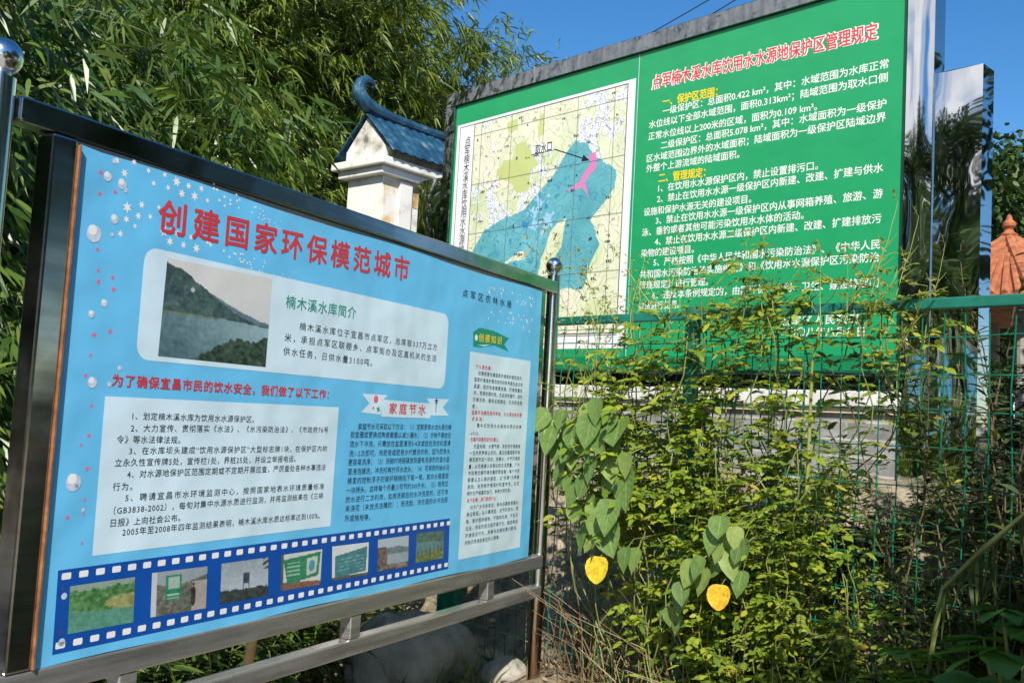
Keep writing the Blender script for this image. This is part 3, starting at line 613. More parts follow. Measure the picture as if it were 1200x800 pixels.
# ------------------------------------------------------------------ green regulation board
def green_board():
    zg = 1.2
    root = empty('regulation_board', (GR.o[0], GR.o[1], 0), GR.rot, 'large green board with a map and white rules in a tall mirror steel frame', 'sign board')
    u = GR.uv
    B0, B1, V0, V1 = -.04, 3.762, 1.955, 4.122
    pan = MB().box(B0, B1, 0, .04, V0, V1).build('panel', M['green'], root)
    MB().box(B0-.03, B1+.03, .041, .075, V0-.02, V1+.02).build('backing_sheet', M['back'], root)
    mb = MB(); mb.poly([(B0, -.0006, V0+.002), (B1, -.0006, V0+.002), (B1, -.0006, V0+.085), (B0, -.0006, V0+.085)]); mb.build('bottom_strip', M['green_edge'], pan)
    MB().box(-.152, 3.92, -.022, .10, V1+.001, V1+.118, .004).build('top_rail', M['steel_frame'], root)
    MB().box(-.152, B0-.001, -.024, .10, 1.0, V1, .004).build('stile', M['steel_frame'], root)
    MB().box(B0-.001, 3.76, .012, .09, 1.843, V0-.021, .003).build('bottom_rail', M['steel_frame'], root)
    def wavy(name, x0, x1, y0, y1, z0, z1, seed):        # sheet metal pillar whose faces bulge a little
        import bmesh
        nx, nz = 8, 110; V = []; Fc = []
        xs = np.linspace(x0, x1, nx+1); zs = np.linspace(z0, z1, nz+1)
        X, Z = np.meshgrid(xs, zs); edge = np.sin((X-x0)/(x1-x0)*math.pi)
        Yf = y0+edge*.011*fbm(X*1.5, Z*1.1, seed, 2)
        V = np.stack([X, Yf, Z], -1).reshape(-1, 3); i = (np.arange(nz)[:, None]*(nx+1)+np.arange(nx)[None]).ravel()
        n = len(V); bk = np.array([(x0, y1, z0), (x1, y1, z0), (x1, y1, z1), (x0, y1, z1)])
        tl, tr, bl_, br = nz*(nx+1), nz*(nx+1)+nx, 0, nx
        V = np.concatenate([V, bk, V[[bl_, br, tr, tl]]])
        f = n+4
        quads = np.array([(n+1, n, n+3, n+2), (f+1, n+1, n+2, f+2), (n, f, f+3, n+3), (f+3, f+2, n+2, n+3)])
        me = np_mesh(name, V, [np.stack([i, i+1, i+nx+2, i+nx+1], 1), quads], M['steel_mirror'], True)
        me.set_sharp_from_angle(angle=math.radians(40)); return link(name, me, root)
    wavy('stile', 3.770, 3.918, -.03, .10, 1.0, V1+.3, 3)
    MB().box(3.7625, 3.7695, -.026, .02, 1.25, V1, 0).build('edge_trim', M['cable'], root)
    wavy('side_pillar', 3.922, 4.168, -.024, .12, 1.0, 3.53, 11)
    wavy('side_pillar', -.45, -.156, -.024, .12, 1.0, 3.54, 19)
    MB().box(3.917, 3.9235, -.036, -.024, 1.0, 3.53).build('edge_trim', M['steel'], root)
    # rules
    y1, y2, y3 = -.0008, -.0014, -.0020
    ttl = '点军楠木溪水库饮用水水源地保护区管理规定'
    a, b = u(765, 97), u(1028, 36)
    Text(GR).line(ttl, (a[0]-.006, a[1]), (b[0]+.006, b[1]), .105).build('title_outline', M['green_white'], pan, y1, .062)
    Text(GR).line(ttl, a, b, .105).build('title_lettering', M['red_bright'], pan, y2, .02)
    c2 = lambda x, y: (740+.2667*x, 80+.2667*y); c3 = lambda x, y: (740+.2667*x, 200+.2667*y); c4 = lambda x, y: (740+.2667*x, 280+.2667*y)
    Y = Text(GR); Wt = Text(GR)
    Y.px('一、保护区范围:', c2(138, 148), c2(378, 102), .068); Y.px('二、管理规定:', c2(120, 483), c2(325, 455), .068)
    for s, q, l, r in (('一级保护区:总面积0.422 km²,其中:水域范围为水库正常', c2, (138, 190), (1130, -22)),
                       ('水位线以下全部水域范围,面积0.313km²;陆域范围为取水口侧', c2, (78, 250), (1126, 38)),
                       ('正常水位线以上200米的区域,面积为0.109 km²。', c2, (75, 301), (816, 166)),
                       ('二级保护区:总面积5.078 km²,其中:水域面积为一级保护', c2, (130, 340), (1120, 153)),
                       ('区水域范围边界外的水域面积;陆域面积为一级保护区陆域边界', c2, (68, 398), (1118, 212)),
                       ('外整个上游流域的陆域面积。', c2, (66, 442), (475, 376)),
                       ('1、在饮用水水源保护区内,禁止设置排污口。', c3, (118, 78), (820, -24)),
                       ('2、禁止在饮用水水源一级保护区内新建、改建、扩建与供水', c3, (113, 125), (1106, -15)),
                       ('设施和保护水源无关的建设项目。', c3, (55, 183), (527, 122)),
                       ('3、禁止在饮用水水源一级保护区内从事网箱养殖、旅游、游', c3, (107, 220), (1104, 98)),
                       ('泳、垂钓或者其他可能污染饮用水水体的活动。', c3, (47, 272), (757, 193)),
                       ('4、禁止在饮用水水源二级保护区内新建、改建、扩建排放污', c3, (103, 312), (1098, 208)),
                       ('染物的建设项目。', c3, (43, 364), (275, 343)),
                       ('5、严格按照《中华人民共和国水污染防治法》、《中华人民', c4, (97, 103), (1092, 22)),
                       ('共和国水污染防治法实施细则》和《饮用水水源保护区污染防治', c4, (37, 157), (1089, 78)),
                       ('管理规定》进行管理。', c4, (35, 204), (337, 186)),
                       ('6、违反本条例规定的,由区环保、水利、卫生、建设等部门', c4, (92, 247), (1085, 190)),
                       ('依法进行处罚。', c4, (30, 296), (210, 286)),
                       ('点军区人民政府', c4, (655, 362), (1000, 348)),
                       ('二〇〇八年八月八日', c4, (645, 408), (1024, 406))):
        Wt.px(s, q(*l), q(*r), .058)
    Y.build('heading_lettering', M['yellow'], pan, y1, .024); Wt.build('paragraph_lettering', M['green_white'], pan, y1, .012)
    mb = MB(); a = u(748, 64); mb.poly([(a[0]+.012, y1, V0+.09), (a[0]+.016, y1, V0+.09), (a[0]+.016, y1, V1), (a[0]+.012, y1, V1)]); mb.build('seam_line', M['panel'], pan)
    # the map
    c5 = lambda x, y: u(510+.35*x, 60+.35*y)
    mw = c5(677, 88); ml = c5(77, 240); MB0 = 2.10
    mb = MB(); mb.poly([(ml[0], y1, MB0), (mw[0]-.01, y1, MB0), (mw[0]-.01, y1, mw[1]-.004), (ml[0], y1, mw[1]-.004)]); mb.build('map_sheet', M['white'], pan)
    i0, i1 = c5(133, 242), c5(648, 110); U0, U1, T1, T0 = i0[0], i1[0], (i0[1]+i1[1])/2, 2.2
    P5 = lambda pts: [c5(*p) for p in pts]
    def mapfn(S, T, P):
        U, V = P[..., 0], P[..., 1]; n1 = fbm(U*2.2, V*2.2, 21); n2 = fbm(U*7, V*7, 22); n3 = fbm(U*3, V*3, 23, 3)
        C = np.zeros(S.shape+(3,)); C[:] = (226, 229, 196); C += (n2*5)[..., None]
        C = mixc(C, n1+.3*n2 > .42, (236, 232, 206)); C = mixc(C, n1+.2*n2 < -.55, (212, 222, 176))
        white = (fbm(U*2.6, V*2.6, 31)+.4*n2 > .42) & (V > 3.05) & (U < U0+1.0) | ((fbm(U*3, V*3, 35)+.3*n2 > .32) & (U > U1-.45) & (V > 3.4))
        C = mixc(C, white, (236, 240, 240))
        cont = fbm(U*1.6, V*1.6, 41)*3.2; C = mixc(C, (np.abs((cont % 1)-.5) < .05), (176, 178, 146))
        C = mixc(C, white & (np.abs(((n2*2.5) % 1)-.5) < .09), (135, 142, 176))
        ww = .010*n2
        for poly in (((230, 370), (262, 362), (268, 312), (300, 298), (345, 375), (322, 402), (312, 468), (272, 476), (255, 440), (215, 430), (205, 405)), ((345, 260), (352, 215), (368, 210), (366, 280), (348, 295)), ((240, 240), (275, 225), (280, 265), (245, 275))):
            C = mixc(C, inpoly(U+ww, V-ww, P5(poly)), (200, 209, 136))
        teal = inpoly(U+ww, V+ww, P5(((470, 300), (510, 305), (525, 340), (562, 372), (594, 387), (608, 418), (600, 458), (562, 512), (520, 562), (540, 602), (548, 650), (522, 702), (500, 790), (395, 800), (400, 690), (420, 660), (440, 558), (418, 565), (388, 602), (370, 652), (352, 700), (345, 770), (300, 745), (230, 708), (282, 672), (322, 662), (300, 694), (210, 716), (112, 700), (130, 660), (165, 600), (230, 560), (300, 530), (340, 480), (400, 410), (440, 340))))
        C = np.where(teal[..., None], np.array([104, 176, 186])+(n1*10+n2*5)[..., None], C)
        C = mixc(C, teal & (np.abs(((cont*1.3) % 1)-.5) < .06), (70, 150, 165))
        C = mixc(C, teal & (np.abs(fbm(U*4, V*4, 55, 3)) < .03), (58, 140, 190))
        lb = teal & (np.hypot((U-c5(350, 540)[0])/.13, (V-c5(350, 540)[1])/.2)+.4*n2 < .9); C = mixc(C, lb & (fbm(U*16, V*16, 57, 2) > 0), (160, 205, 235))
        C = mixc(C, inpoly(U+ww*.6, V, P5(((515, 345), (540, 338), (540, 390), (518, 412), (500, 440), (512, 492), (492, 455), (470, 462), (438, 472), (478, 442), (503, 402), (520, 375)))), (224, 128, 182))
        du = (U1-U0)/4.6; gx = ((U-U0-.09) % du); gy = ((T1-V+.3) % .4)
        C = mixc(C, (gx < .0055) | (gy < .0055), (90, 95, 90))
        r = np.random.default_rng(5)
        for k in range(95):
            a, b2 = r.uniform(U0+.02, U1-.06), r.uniform(T0, T1-.03); ln = r.choice([.012, .03, .055]); C = mixc(C, (U > a) & (U < a+ln) & (np.abs(V-b2) < .009) & (((U-a) % .018 < .013)) & (fbm(U*40, V*40, k, 1) > -.35), (60, 62, 70))
        return mixc(C, (S < .004) | (S > .996) | (T < .004) | (T > .996), (60, 62, 60))
    raster('map_print', M['map'], pan, [(U0, T1), (U1, T1), (U1, T0), (U0, T0)], 330, 320, mapfn, y2, 'printed contour map with a teal catchment area')
    mb = MB(); t = .005
    for x0, x1, z0, z1 in ((ml[0]+.035, ml[0]+.035+t, T0, T1), (ml[0]+.035, U0, T1-t, T1), (ml[0]+.035, U1, T0-.012, T0-.007)): mb.poly([(x0, y2, z0), (x1, y2, z0), (x1, y2, z1), (x0, y2, z1)])
    mb.build('map_border', M['ink'], pan)
    T = Text(GR); zt, zb = c5(107, 302)[1], c5(91, 662)[1]; uc = (c5(107, 302)[0]+c5(92, 640)[0])/2
    for k, ch in enumerate('点军楠木溪水库饮用水水源地'):
        z = zt+(zb-zt)*k/12; T.line(ch, (uc-.033, z), (uc+.033, z), .085)
    T.build('map_title_lettering', M['ink'], pan, y2, .004)
    mb = MB(); flat_poly(mb, P5(((322, 346), (398, 331), (392, 304), (334, 318))), y3); mb.build('callout_print', M['white'], pan)
    Text(GR).line('取水口', c5(336, 332), c5(391, 317), .085).build('callout_lettering', M['ink'], pan, y3-.0008, .012)
    mb = MB(); p, q = np.array(c5(400, 329)), np.array(c5(517, 366)); d = (q-p)/np.linalg.norm(q-p); nn = np.array([-d[1], d[0]]); e = q-d*.075
    flat_poly(mb, [p-nn*.004, e-nn*.004, e+nn*.004, p+nn*.004], y3); flat_poly(mb, [e-nn*.026, q, e+nn*.026], y3); l0, l1 = np.array(c5(322, 347)), np.array(c5(400, 330))
    flat_poly(mb, [l0-(0, .004), l1-(0, .004), l1, l0], y3-.0004); mb.build('callout_arrow', M['ink'], pan)
green_board()

# ------------------------------------------------------------------ pedestal under the green board
def pedestal():
    root = empty('stone_pedestal', GR.pt(1.8, .4, 1.2), GR.rot, 'long grey stone pedestal with a white coping under the green board', 'wall')
    def bx(n, m, *a, b=0):
        mb = MB().box(a[0]-1.8, a[1]-1.8, a[2]-.4, a[3]-.4, a[4]-1.2, a[5]-1.2, b); return mb.build(n, m, root)
    bx('facing', M['block'], -1.2, 3.764, -.02, .78, .7, 1.72); bx('coping_band', M['coping_edge'], -1.22, 3.766, -.045, .80, 1.7205, 1.752); bx('coping', M['coping'], -1.24, 3.768, -.07, .82, 1.7525, 1.842, b=.008)
    bx('footing_ledge', M['concrete'], -1.24, 3.765, -.35, -.021, .6, 1.36, b=.01)
    root2 = empty('garden_wall', GR.pt(5.6, .9, 1.2), GR.rot, 'low pale concrete wall right of the mirror steel pillars', 'wall')
    MB().box(-1.35, 2.6, -.1, .1, -.4, .43, .01).build('wall_body', M['concrete'], root2); MB().box(-1.37, 2.62, -.13, .13, .431, .48, .008).build('coping', M['coping'], root2)
pedestal()

# ------------------------------------------------------------------ white gate pier with blue tiles
def gate():
    W = .46; L = 1.7
    zb = GT.uv(449, 205)[1]; zm = GT.uv(452, 181)[1]
    root = empty('gate_pier', GT.pt(0, 0, 1.25), GT.rot, 'white plastered gate wall end under a blue tiled roof with a curled ridge', 'gate pier')
    z = lambda v: v-1.25
    MB().box(0, L, 0, W, -.3, z(zb)).build('wall_body', M['plaster'], root)
    MB().box(.19, .34, -.035, -.001, -.3, z(zb)-.02).build('pilaster', M['plaster'], root)
    MB().box(.02, .17, -.004, -.001, -.3, z(zb)-.03).build('stain_shade_panel', M['stain_shade'], root)
    MB().box(.36, L-.05, -.004, -.001, z(zb)-.22, z(zb)-.02).build('stain_shade_panel', M['stain_shade'], root)  # brown shade below the eave put into this panel's colour
    MB().box(-.07, L+.07, -.07, W+.07, z(zb)+.001, z(zb)+.07, .01).build('moulding', M['plaster'], root)
    MB().box(-.12, L+.12, -.12, W+.12, z(zb)+.071, z(zb)+.145, .012).build('moulding', M['plaster'], root)
    e0 = z(zb)+.146; ez = e0+.11; rz = e0+.40; c = W/2
    mb = MB(); pr = [(-.03, e0), (W+.03, e0), (W+.03, ez), (c, rz), (-.03, ez)]
    for x in (-.02, L): mb.poly([(x, p, q) for p, q in (pr if x == L else pr[::-1])])
    for i in range(5):
        a, b = pr[i], pr[(i+1) % 5]; mb.poly([(-.02, *a), (L, *a), (L, *b), (-.02, *b)])
    mb.build('gable', M['plaster_old'], root)
    def slope(sgn):
        nx, nv = 160, 8; us = np.linspace(-.05, L, nx+1); ts = np.linspace(0, 1, nv+1); U, T = np.meshgrid(us, ts)
        w = c+.17; Y = c+sgn*w*T; Z = rz+.04-(rz-ez+.10)*T*(1-.10*(1-T)); Z = Z+.016*np.abs(np.cos(U/.11*math.pi))-.006*((T*5) % 1)
        V = np.stack([U, Y, Z], -1).reshape(-1, 3); V2 = V-np.array([0, 0, .022]); i = (np.arange(nv)[:, None]*(nx+1)+np.arange(nx)[None]).ravel(); n = len(V)
        q = np.stack([i, i+1, i+nx+2, i+nx+1], 1); q2 = q[:, ::-1]+n
        j = np.arange(nx); e = nv*(nx+1)+j; qe = np.stack([e, e+1, e+1+n, e+n], 1); k = np.arange(nv)*(nx+1); qs = np.stack([k, k+nx+1, k+nx+1+n, k+n], 1)
        return np_mesh('roof_slope', np.concatenate([V, V2]), [q, q2, qe, qs], M['blue_tile'], False)
    for s in (-1, 1): link('roof_slope', slope(s), root)
    mb = MB(); xs = [L, .5, .25, .1, .0, -.08, -.13, -.15, -.13, -.085, -.03, .01, .02, -.005]
    zs = [rz+.07, rz+.07, rz+.075, rz+.085, rz+.095, rz+.13, rz+.18, rz+.245, rz+.295, rz+.33, rz+.34, rz+.32, rz+.295, rz+.285]
    rd = [.045, .045, .052, .062, .074, .075, .068, .06, .052, .044, .037, .03, .022, .012]
    mb.tube([(x, c, q) for x, q in zip(xs, zs)], rd, 10); mb.build('ridge_horn', M['blue_tile'], root, True)
gate()

# ------------------------------------------------------------------ terracotta pavilion
def pavilion():
    ctr = at(1182, 300, 9.2); apex = at(1180, 276, 9.2)[2]
    root = empty('pavilion', (ctr[0], ctr[1], 1.3), .2, 'small pavilion with a pointed terracotta tiled roof behind the fence', 'pavilion')
    hz = apex-1.3; R = 1.22; drop = .70
    mb = MB(); N = 6; ns = 10
    prof = lambda t: (R*t, hz-drop*(.82*t+.18*t**.5))
    ring = []
    for i in range(ns+1):
        r, zz = prof(max(i/ns, .02)); ring.append([(r*math.cos(2*math.pi*k/N), r*math.sin(2*math.pi*k/N), zz) for k in range(N)])
    for i in range(ns):
        for k in range(N): mb.poly([ring[i][k], ring[i][(k+1) % N], ring[i+1][(k+1) % N], ring[i+1][k]])
    mb.poly([(x, y, zz-.05) for x, y, zz in ring[ns]][::-1])
    for k in range(N): mb.poly([ring[ns][k], ring[ns][(k+1) % N], tuple(np.array(ring[ns][(k+1) % N])-(0, 0, .05)), tuple(np.array(ring[ns][k])-(0, 0, .05))])
    roof = mb.build('roof', M['terra'], root)
    mb = MB()
    for k in range(N):
        mb.tube([np.array(ring[i][k])+(0, 0, .012) for i in range(ns+1)], .046, 7)
        for m in range(1, 11):
            f = m/11; t0 = abs(f-.5)*1.0
            pts = [np.array(ring[i][k])*(1-f)+np.array(ring[i][(k+1) % N])*f+np.array((0, 0, .006)) for i in range(ns+1) if i/ns > t0*.9-.02]
            if len(pts) > 1: mb.tube(pts, .030, 7)
    mb.build('tile_ribs', M['terra'], roof)
    MB().lathe([(.07, hz-.03), (.085, hz+.01), (.05, hz+.03), (.035, hz+.06), (.06, hz+.09), (.062, hz+.12), (.03, hz+.15), (.022, hz+.19), (.0, hz+.21)], n=14).build('finial', M['terra'], roof, True)
    for k in range(N):
        a = 2*math.pi*k/N; MB().tube([(.8*math.cos(a), .8*math.sin(a), -.3), (.8*math.cos(a), .8*math.sin(a), hz-drop-.04)], .05, 10).build('column', M['concrete'], root, True)
pavilion()

# ------------------------------------------------------------------ green mesh fence
def fence():
    root = empty('mesh_fence', FE.pt(0, 0, .35), FE.rot, 'green coated wire mesh fence with flat top rail overgrown by weeds', 'fence')
    Z = -.35; u0, u1 = -.62, 3.1; top = 2.09
    MB().box(u0, u1, -.02, .02, top-.038+Z, top+Z, .004).build('top_rail', M['rail_green'], root)
    MB().box(u0, u1, -.02, .02, .36+Z, .405+Z, .004).build('bottom_rail', M['rail_green'], root)
    pa = FE.uv(805, 560)[0]; lo = FE.uv(527, 720)[0]
    for uu in (lo-.06, lo+.04, pa, pa+1.45): MB().box(uu-.025, uu+.025, -.026, .024, Z, top+.02+Z, .005).build('post', M['rail_green'], root)
    mb = MB(); r = np.random.default_rng(3)
    x = u0+.03
    while x < u1:
        k = [r.normal(0, .004) for _ in range(7)]
        mb.tube([(x+k[i], .0+k[-1-i]*.7, .405+Z+(top-.45)*i/6) for i in range(7)], .0026, 5, False); x += .076
    z = .53
    while z < top-.06:
        mb.tube([(u0+(u1-u0)*i/30, .005+r.normal(0, .0025), z+Z+r.normal(0, .0025)+.004*math.sin(i*.6+z*9)) for i in range(31)], .0026, 5, False); z += .13
    mb.build('wire_mesh', M['wire'], root)
fence()

# ------------------------------------------------------------------ foliage tools
def unit(v): return v/(np.linalg.norm(v, axis=-1, keepdims=True)+1e-9)
def leafset(P, D, N, L, W, prof, droop=.25, fold=.0, bend=None):
    """flat leaves: P base, D direction, N face normal, prof = [(t, half width)]; returns verts and faces"""
    P, D, N = np.asarray(P), unit(np.asarray(D)), np.asarray(N)
    S = unit(np.cross(D, N)); N = unit(np.cross(S, D)); n = len(P); L = np.broadcast_to(L, n); W = np.broadcast_to(W, n)
    cols = 3 if fold else 2; rows = []
    for t, wd in prof:
        cen = P+D*(t*L)[:, None]; cen = cen-np.array([0, 0, 1.])*(droop*L*max(t, 0)**2)[:, None]
        h = S*(wd*W*.5)[:, None]
        if fold: rows.append(np.stack([cen-h+N*(fold*wd*W)[:, None], cen, cen+h+N*(fold*wd*W)[:, None]], 1))
        else: rows.append(np.stack([cen-h, cen+h], 1))
    V = np.stack(rows, 1).reshape(-1, 3); k = len(prof); per = k*cols; q = []
    for i in range(k-1):
        for j in range(cols-1): q.append((i*cols+j, i*cols+j+1, (i+1)*cols+j+1, (i+1)*cols+j))
    Fq = (np.arange(n)[:, None, None]*per+np.array(q)[None]).reshape(-1, 4)
    return V, Fq
def merge(parts):
    V = []; Fq = []; o = 0
    for v, f in parts: V.append(v); Fq.append(f+o); o += len(v)
    return np.concatenate(V), np.concatenate(Fq)
def rdir(r, n): return unit(r.normal(size=(n, 3)))
BAM = [(0, .12), (.12, .75), (.35, 1), (.7, .6), (1, .02)]
OVAL = [(0, .15), (.25, .85), (.55, 1), (.85, .5), (1, .04)]
ROUND = [(-.06, .45), (.0, .8), (.18, 1.12), (.45, 1.2), (.72, 1.0), (.9, .6), (1, .15)]
HEART = [(-.12, .5), (-.03, .95), (.14, 1.18), (.38, 1.2), (.62, .96), (.82, .52), (.93, .2), (1, .02)]

def bamboo_meshes(seed, H, rad, ncl, leafL, leafW, mat, lo=.12, sun=np.array([.2, -.7, 0])):
    r = np.random.default_rng(seed); mb = MB(); tips = []
    nc = 7
    for k in range(nc):
        a = r.uniform(0, 6.28); lean = r.uniform(.15, 1.)*rad; p0 = np.array([r.normal(0, .12), r.normal(0, .12), 0]); hh = H*r.uniform(.75, 1)
        dx = np.array([math.cos(a), math.sin(a), 0])*lean
        pts = [p0+np.array([0, 0, hh*t])+dx*(t**2.2) - np.array([0, 0, .12*hh*t**4]) for t in np.linspace(0, 1, 12)]
        mb.tube(pts, list(np.linspace(.017, .004, 12)), 5); tips.append(np.array(pts))
    t = r.uniform(lo, 1.0, ncl)**.8; ci = r.integers(0, nc, ncl); idx = np.clip((t*11).astype(int), 0, 10); fr = t*11-idx
    base_ = np.stack([tips[c][i]*(1-f)+tips[c][i+1]*f for c, i, f in zip(ci, idx, fr)])
    ang = r.uniform(0, 6.28, ncl); out = np.stack([np.cos(ang), np.sin(ang), r.normal(.05, .25, ncl)], 1)
    ln = rad*r.uniform(.05, .85, ncl)*(1-.35*t); cp = base_+out*ln[:, None]-np.array([0, 0, 1.])*(ln**2*.45)[:, None]
    nl = 7; P = np.repeat(cp, nl, 0); O = np.repeat(unit(out+sun*.35), nl, 0)
    n = len(P); D = O*.75+r.normal(0, .42, (n, 3))+np.array([0, 0, -.55]); P = P+r.normal(0, .022, (n, 3))
    N = r.normal(0, .5, (n, 3))+np.array([0, -.65, .7])
    L = leafL*r.uniform(.55, 1.15, n); Wd = leafW*r.uniform(.7, 1.2, n)
    fol = np_mesh('foliage', *[(x if i == 0 else [x]) for i, x in enumerate(leafset(P, D, N, L, Wd, BAM, .28))], mat)
    for i in range(0, ncl, 3): mb.tube([base_[i], (base_[i]+cp[i])/2+(0, 0, .03), cp[i]], [.004, .003, .0015], 3, False)
    me = bpy.data.meshes.new('culms'); me.from_pydata(mb.v, [], mb.f); me.update(); me.materials.append(M['culm'])
    return fol, me
def plant_of(name, fol, stem, loc, rz, sc, label, cat, group, stem_name='stems'):
    o = empty(name, loc, rz, label, cat, group); o.scale = (sc, sc, sc)
    link('foliage', fol, o); link(stem_name, stem, o); return o
def ground_at(x, y): return (x, y, float(gz(x, y))-.02)
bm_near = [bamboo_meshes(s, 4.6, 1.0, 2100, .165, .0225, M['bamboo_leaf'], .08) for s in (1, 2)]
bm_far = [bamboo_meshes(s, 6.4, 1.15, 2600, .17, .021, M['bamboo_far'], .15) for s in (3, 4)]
for i, (x, y, rz, sc) in enumerate(((-2.15, 3.55, 0, .92), (-2.75, 4.6, 1.2, 1.05), (-2.3, 5.1, 2.7, .95), (-3.4, 5.9, .4, 1.15), (-3.0, 6.9, 3.9, 1.1), (-3.7, 7.6, 2.2, 1.25), (-4.6, 4.2, 2.2, 1.2), (-4.4, 6.4, .9, 1.3))):
    fol, st = bm_near[i % 2]
    plant_of('bamboo', fol, st, ground_at(x, y), rz, sc, 'dark green leafy bamboo clump in the dense thicket behind the blue board', 'bamboo', 'bamboo clumps behind the blue board', 'culms')
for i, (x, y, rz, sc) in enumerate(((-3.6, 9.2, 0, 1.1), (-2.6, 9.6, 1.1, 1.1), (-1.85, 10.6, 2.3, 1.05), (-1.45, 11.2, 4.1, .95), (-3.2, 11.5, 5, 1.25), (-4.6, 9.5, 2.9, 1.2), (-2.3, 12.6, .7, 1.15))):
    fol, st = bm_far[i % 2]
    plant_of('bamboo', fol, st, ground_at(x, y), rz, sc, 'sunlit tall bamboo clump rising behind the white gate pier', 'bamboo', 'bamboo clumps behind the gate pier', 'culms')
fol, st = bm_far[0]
plant_of('bamboo', fol, st, ground_at(.05, 13.0), 1.9, .95, 'lower bamboo clump showing its tips above the green board top rail', 'bamboo', None, 'culms')

# dwarf bamboo seen under and left of the blue board
def dwarf(seed):
    r = np.random.default_rng(seed); mb = MB(); Ps = []; Ds = []
    for k in range(26):
        a = r.uniform(0, 6.28); h = r.uniform(.35, .75); p0 = np.array([r.normal(0, .14), r.normal(0, .14), 0]); d = np.array([math.cos(a)*.25, math.sin(a)*.25, 0])
        pts = [p0+d*t*t+np.array([0, 0, h*t]) for t in np.linspace(0, 1, 5)]; mb.tube(pts, [.004, .0035, .003, .0025, .0015], 4, False)
        for j in range(26):
            t = r.uniform(.3, 1); p = p0+d*t*t+np.array([0, 0, h*t]); a2 = r.uniform(0, 6.28); Ps.append(p); Ds.append((math.cos(a2), math.sin(a2), r.uniform(-.1, .7)))
    n = len(Ps); N = r.normal(0, .3, (n, 3))+np.array([0, -.2, 1.])
    V, Fq = leafset(np.array(Ps), np.array(Ds), N, .19*r.uniform(.6, 1.2, n), .027*r.uniform(.8, 1.2, n), BAM, .35)
    me = bpy.data.meshes.new('stems'); me.from_pydata(mb.v, [], mb.f); me.update(); me.materials.append(M['stem'])
    return np_mesh('foliage', V, [Fq], M['dwarf_leaf']), me
dw = [dwarf(s) for s in (11, 12)]
for i, (x, y, rz, sc) in enumerate(((-1.75, 3.3, 0, 1.1), (-1.55, 3.9, 1, 1.1), (-1.25, 4.2, 2, 1.0), (-1.0, 4.7, 3, 1.0), (-1.35, 4.8, 4, 1.15), (-1.9, 4.4, 5, 1.2), (-.85, 5.3, .5, 1.1), (-1.9, 2.75, 2.2, 1.1))):
    plant_of('dwarf_bamboo', *dw[i % 2], ground_at(x, y), rz, sc, 'low bright green dwarf bamboo shrub on the ground below the blue board', 'shrub', 'dwarf bamboo shrubs below the blue board')

# ------------------------------------------------------------------ boulder, stick
def boulder(px, py, d, rx, ry, rz_, name, label, seed):
    import bmesh
    p = at(px, py, d); z0 = float(gz(p[0], p[1])); bm = bmesh.new(); bmesh.ops.create_icosphere(bm, subdivisions=4, radius=1)
    for v in bm.verts:
        c = np.array(v.co); k = 1+.20*float(fbm(c[0]*.7+c[2]*.5, c[1]*.7-c[2]*.4, seed, 6)); v.co = (c[0]*k*rx, c[1]*k*ry, c[2]*k*rz_)
    mb = MB(); mb.bm(bm); o = mb.build(name, M['rock'], None, True); o.location = (p[0], p[1], z0); return tag(o, label, 'rock')
boulder(487, 790, 4.75, .34, .28, .30, 'boulder', 'large rounded grey boulder under the blue board near the fence corner', 5)
boulder(590, 800, 4.55, .10, .09, .08, 'boulder', 'small pale stone on the ground by the right round post', 8)
a, b = at(284, 815, 3.12), at(298, 735, 3.02)
o = MB().tube([b+(0, 0, -.05)+np.array([a-b])[0]*2.2, a, b, b+(b-a)*.15], [.017, .0165, .016, .0155], 10).build('wooden_stick', M['wood'], None, True)
tag(o, 'pale wooden stick standing in dwarf bamboo under the blue board', 'stick')

# ------------------------------------------------------------------ climbers and weeds on the fence
def stems_mesh(mb, m='stem'):
    me = bpy.data.meshes.new('stems'); me.from_pydata(mb.v, [], mb.f); me.update(); me.materials.append(M[m]); return me
def compound(r, p, d, ln, npair, lw, ll, acc):
    d = d/np.linalg.norm(d); side = np.cross(d, [0, 0, 1.]); side /= np.linalg.norm(side)+1e-9; nrm = np.cross(side, d); nrm = nrm*np.sign(nrm[2]+1e-6)+np.array([0, -.75, .25])
    for i in range(npair):
        t = .35+.6*i/npair; q = p+d*ln*t-np.array([0, 0, .25*ln*t*t])
        for s in (-1, 1): acc.append((q, d*.55+side*s+nrm*r.normal(0, .15), nrm+r.normal(0, .25, 3), ll*r.uniform(.8, 1.15)*(1-.15*i/npair), lw))
    acc.append((p+d*ln-np.array([0, 0, .25*ln]), d-np.array([0, 0, .3]), nrm+r.normal(0, .25, 3), ll*1.2, lw*1.1))
def leaves_from(acc, prof, droop, fold=.0):
    P, D, N, L, W = (np.array([a[i] for a in acc]) for i in range(5)); return leafset(P, D, N, L, W, prof, droop, fold)
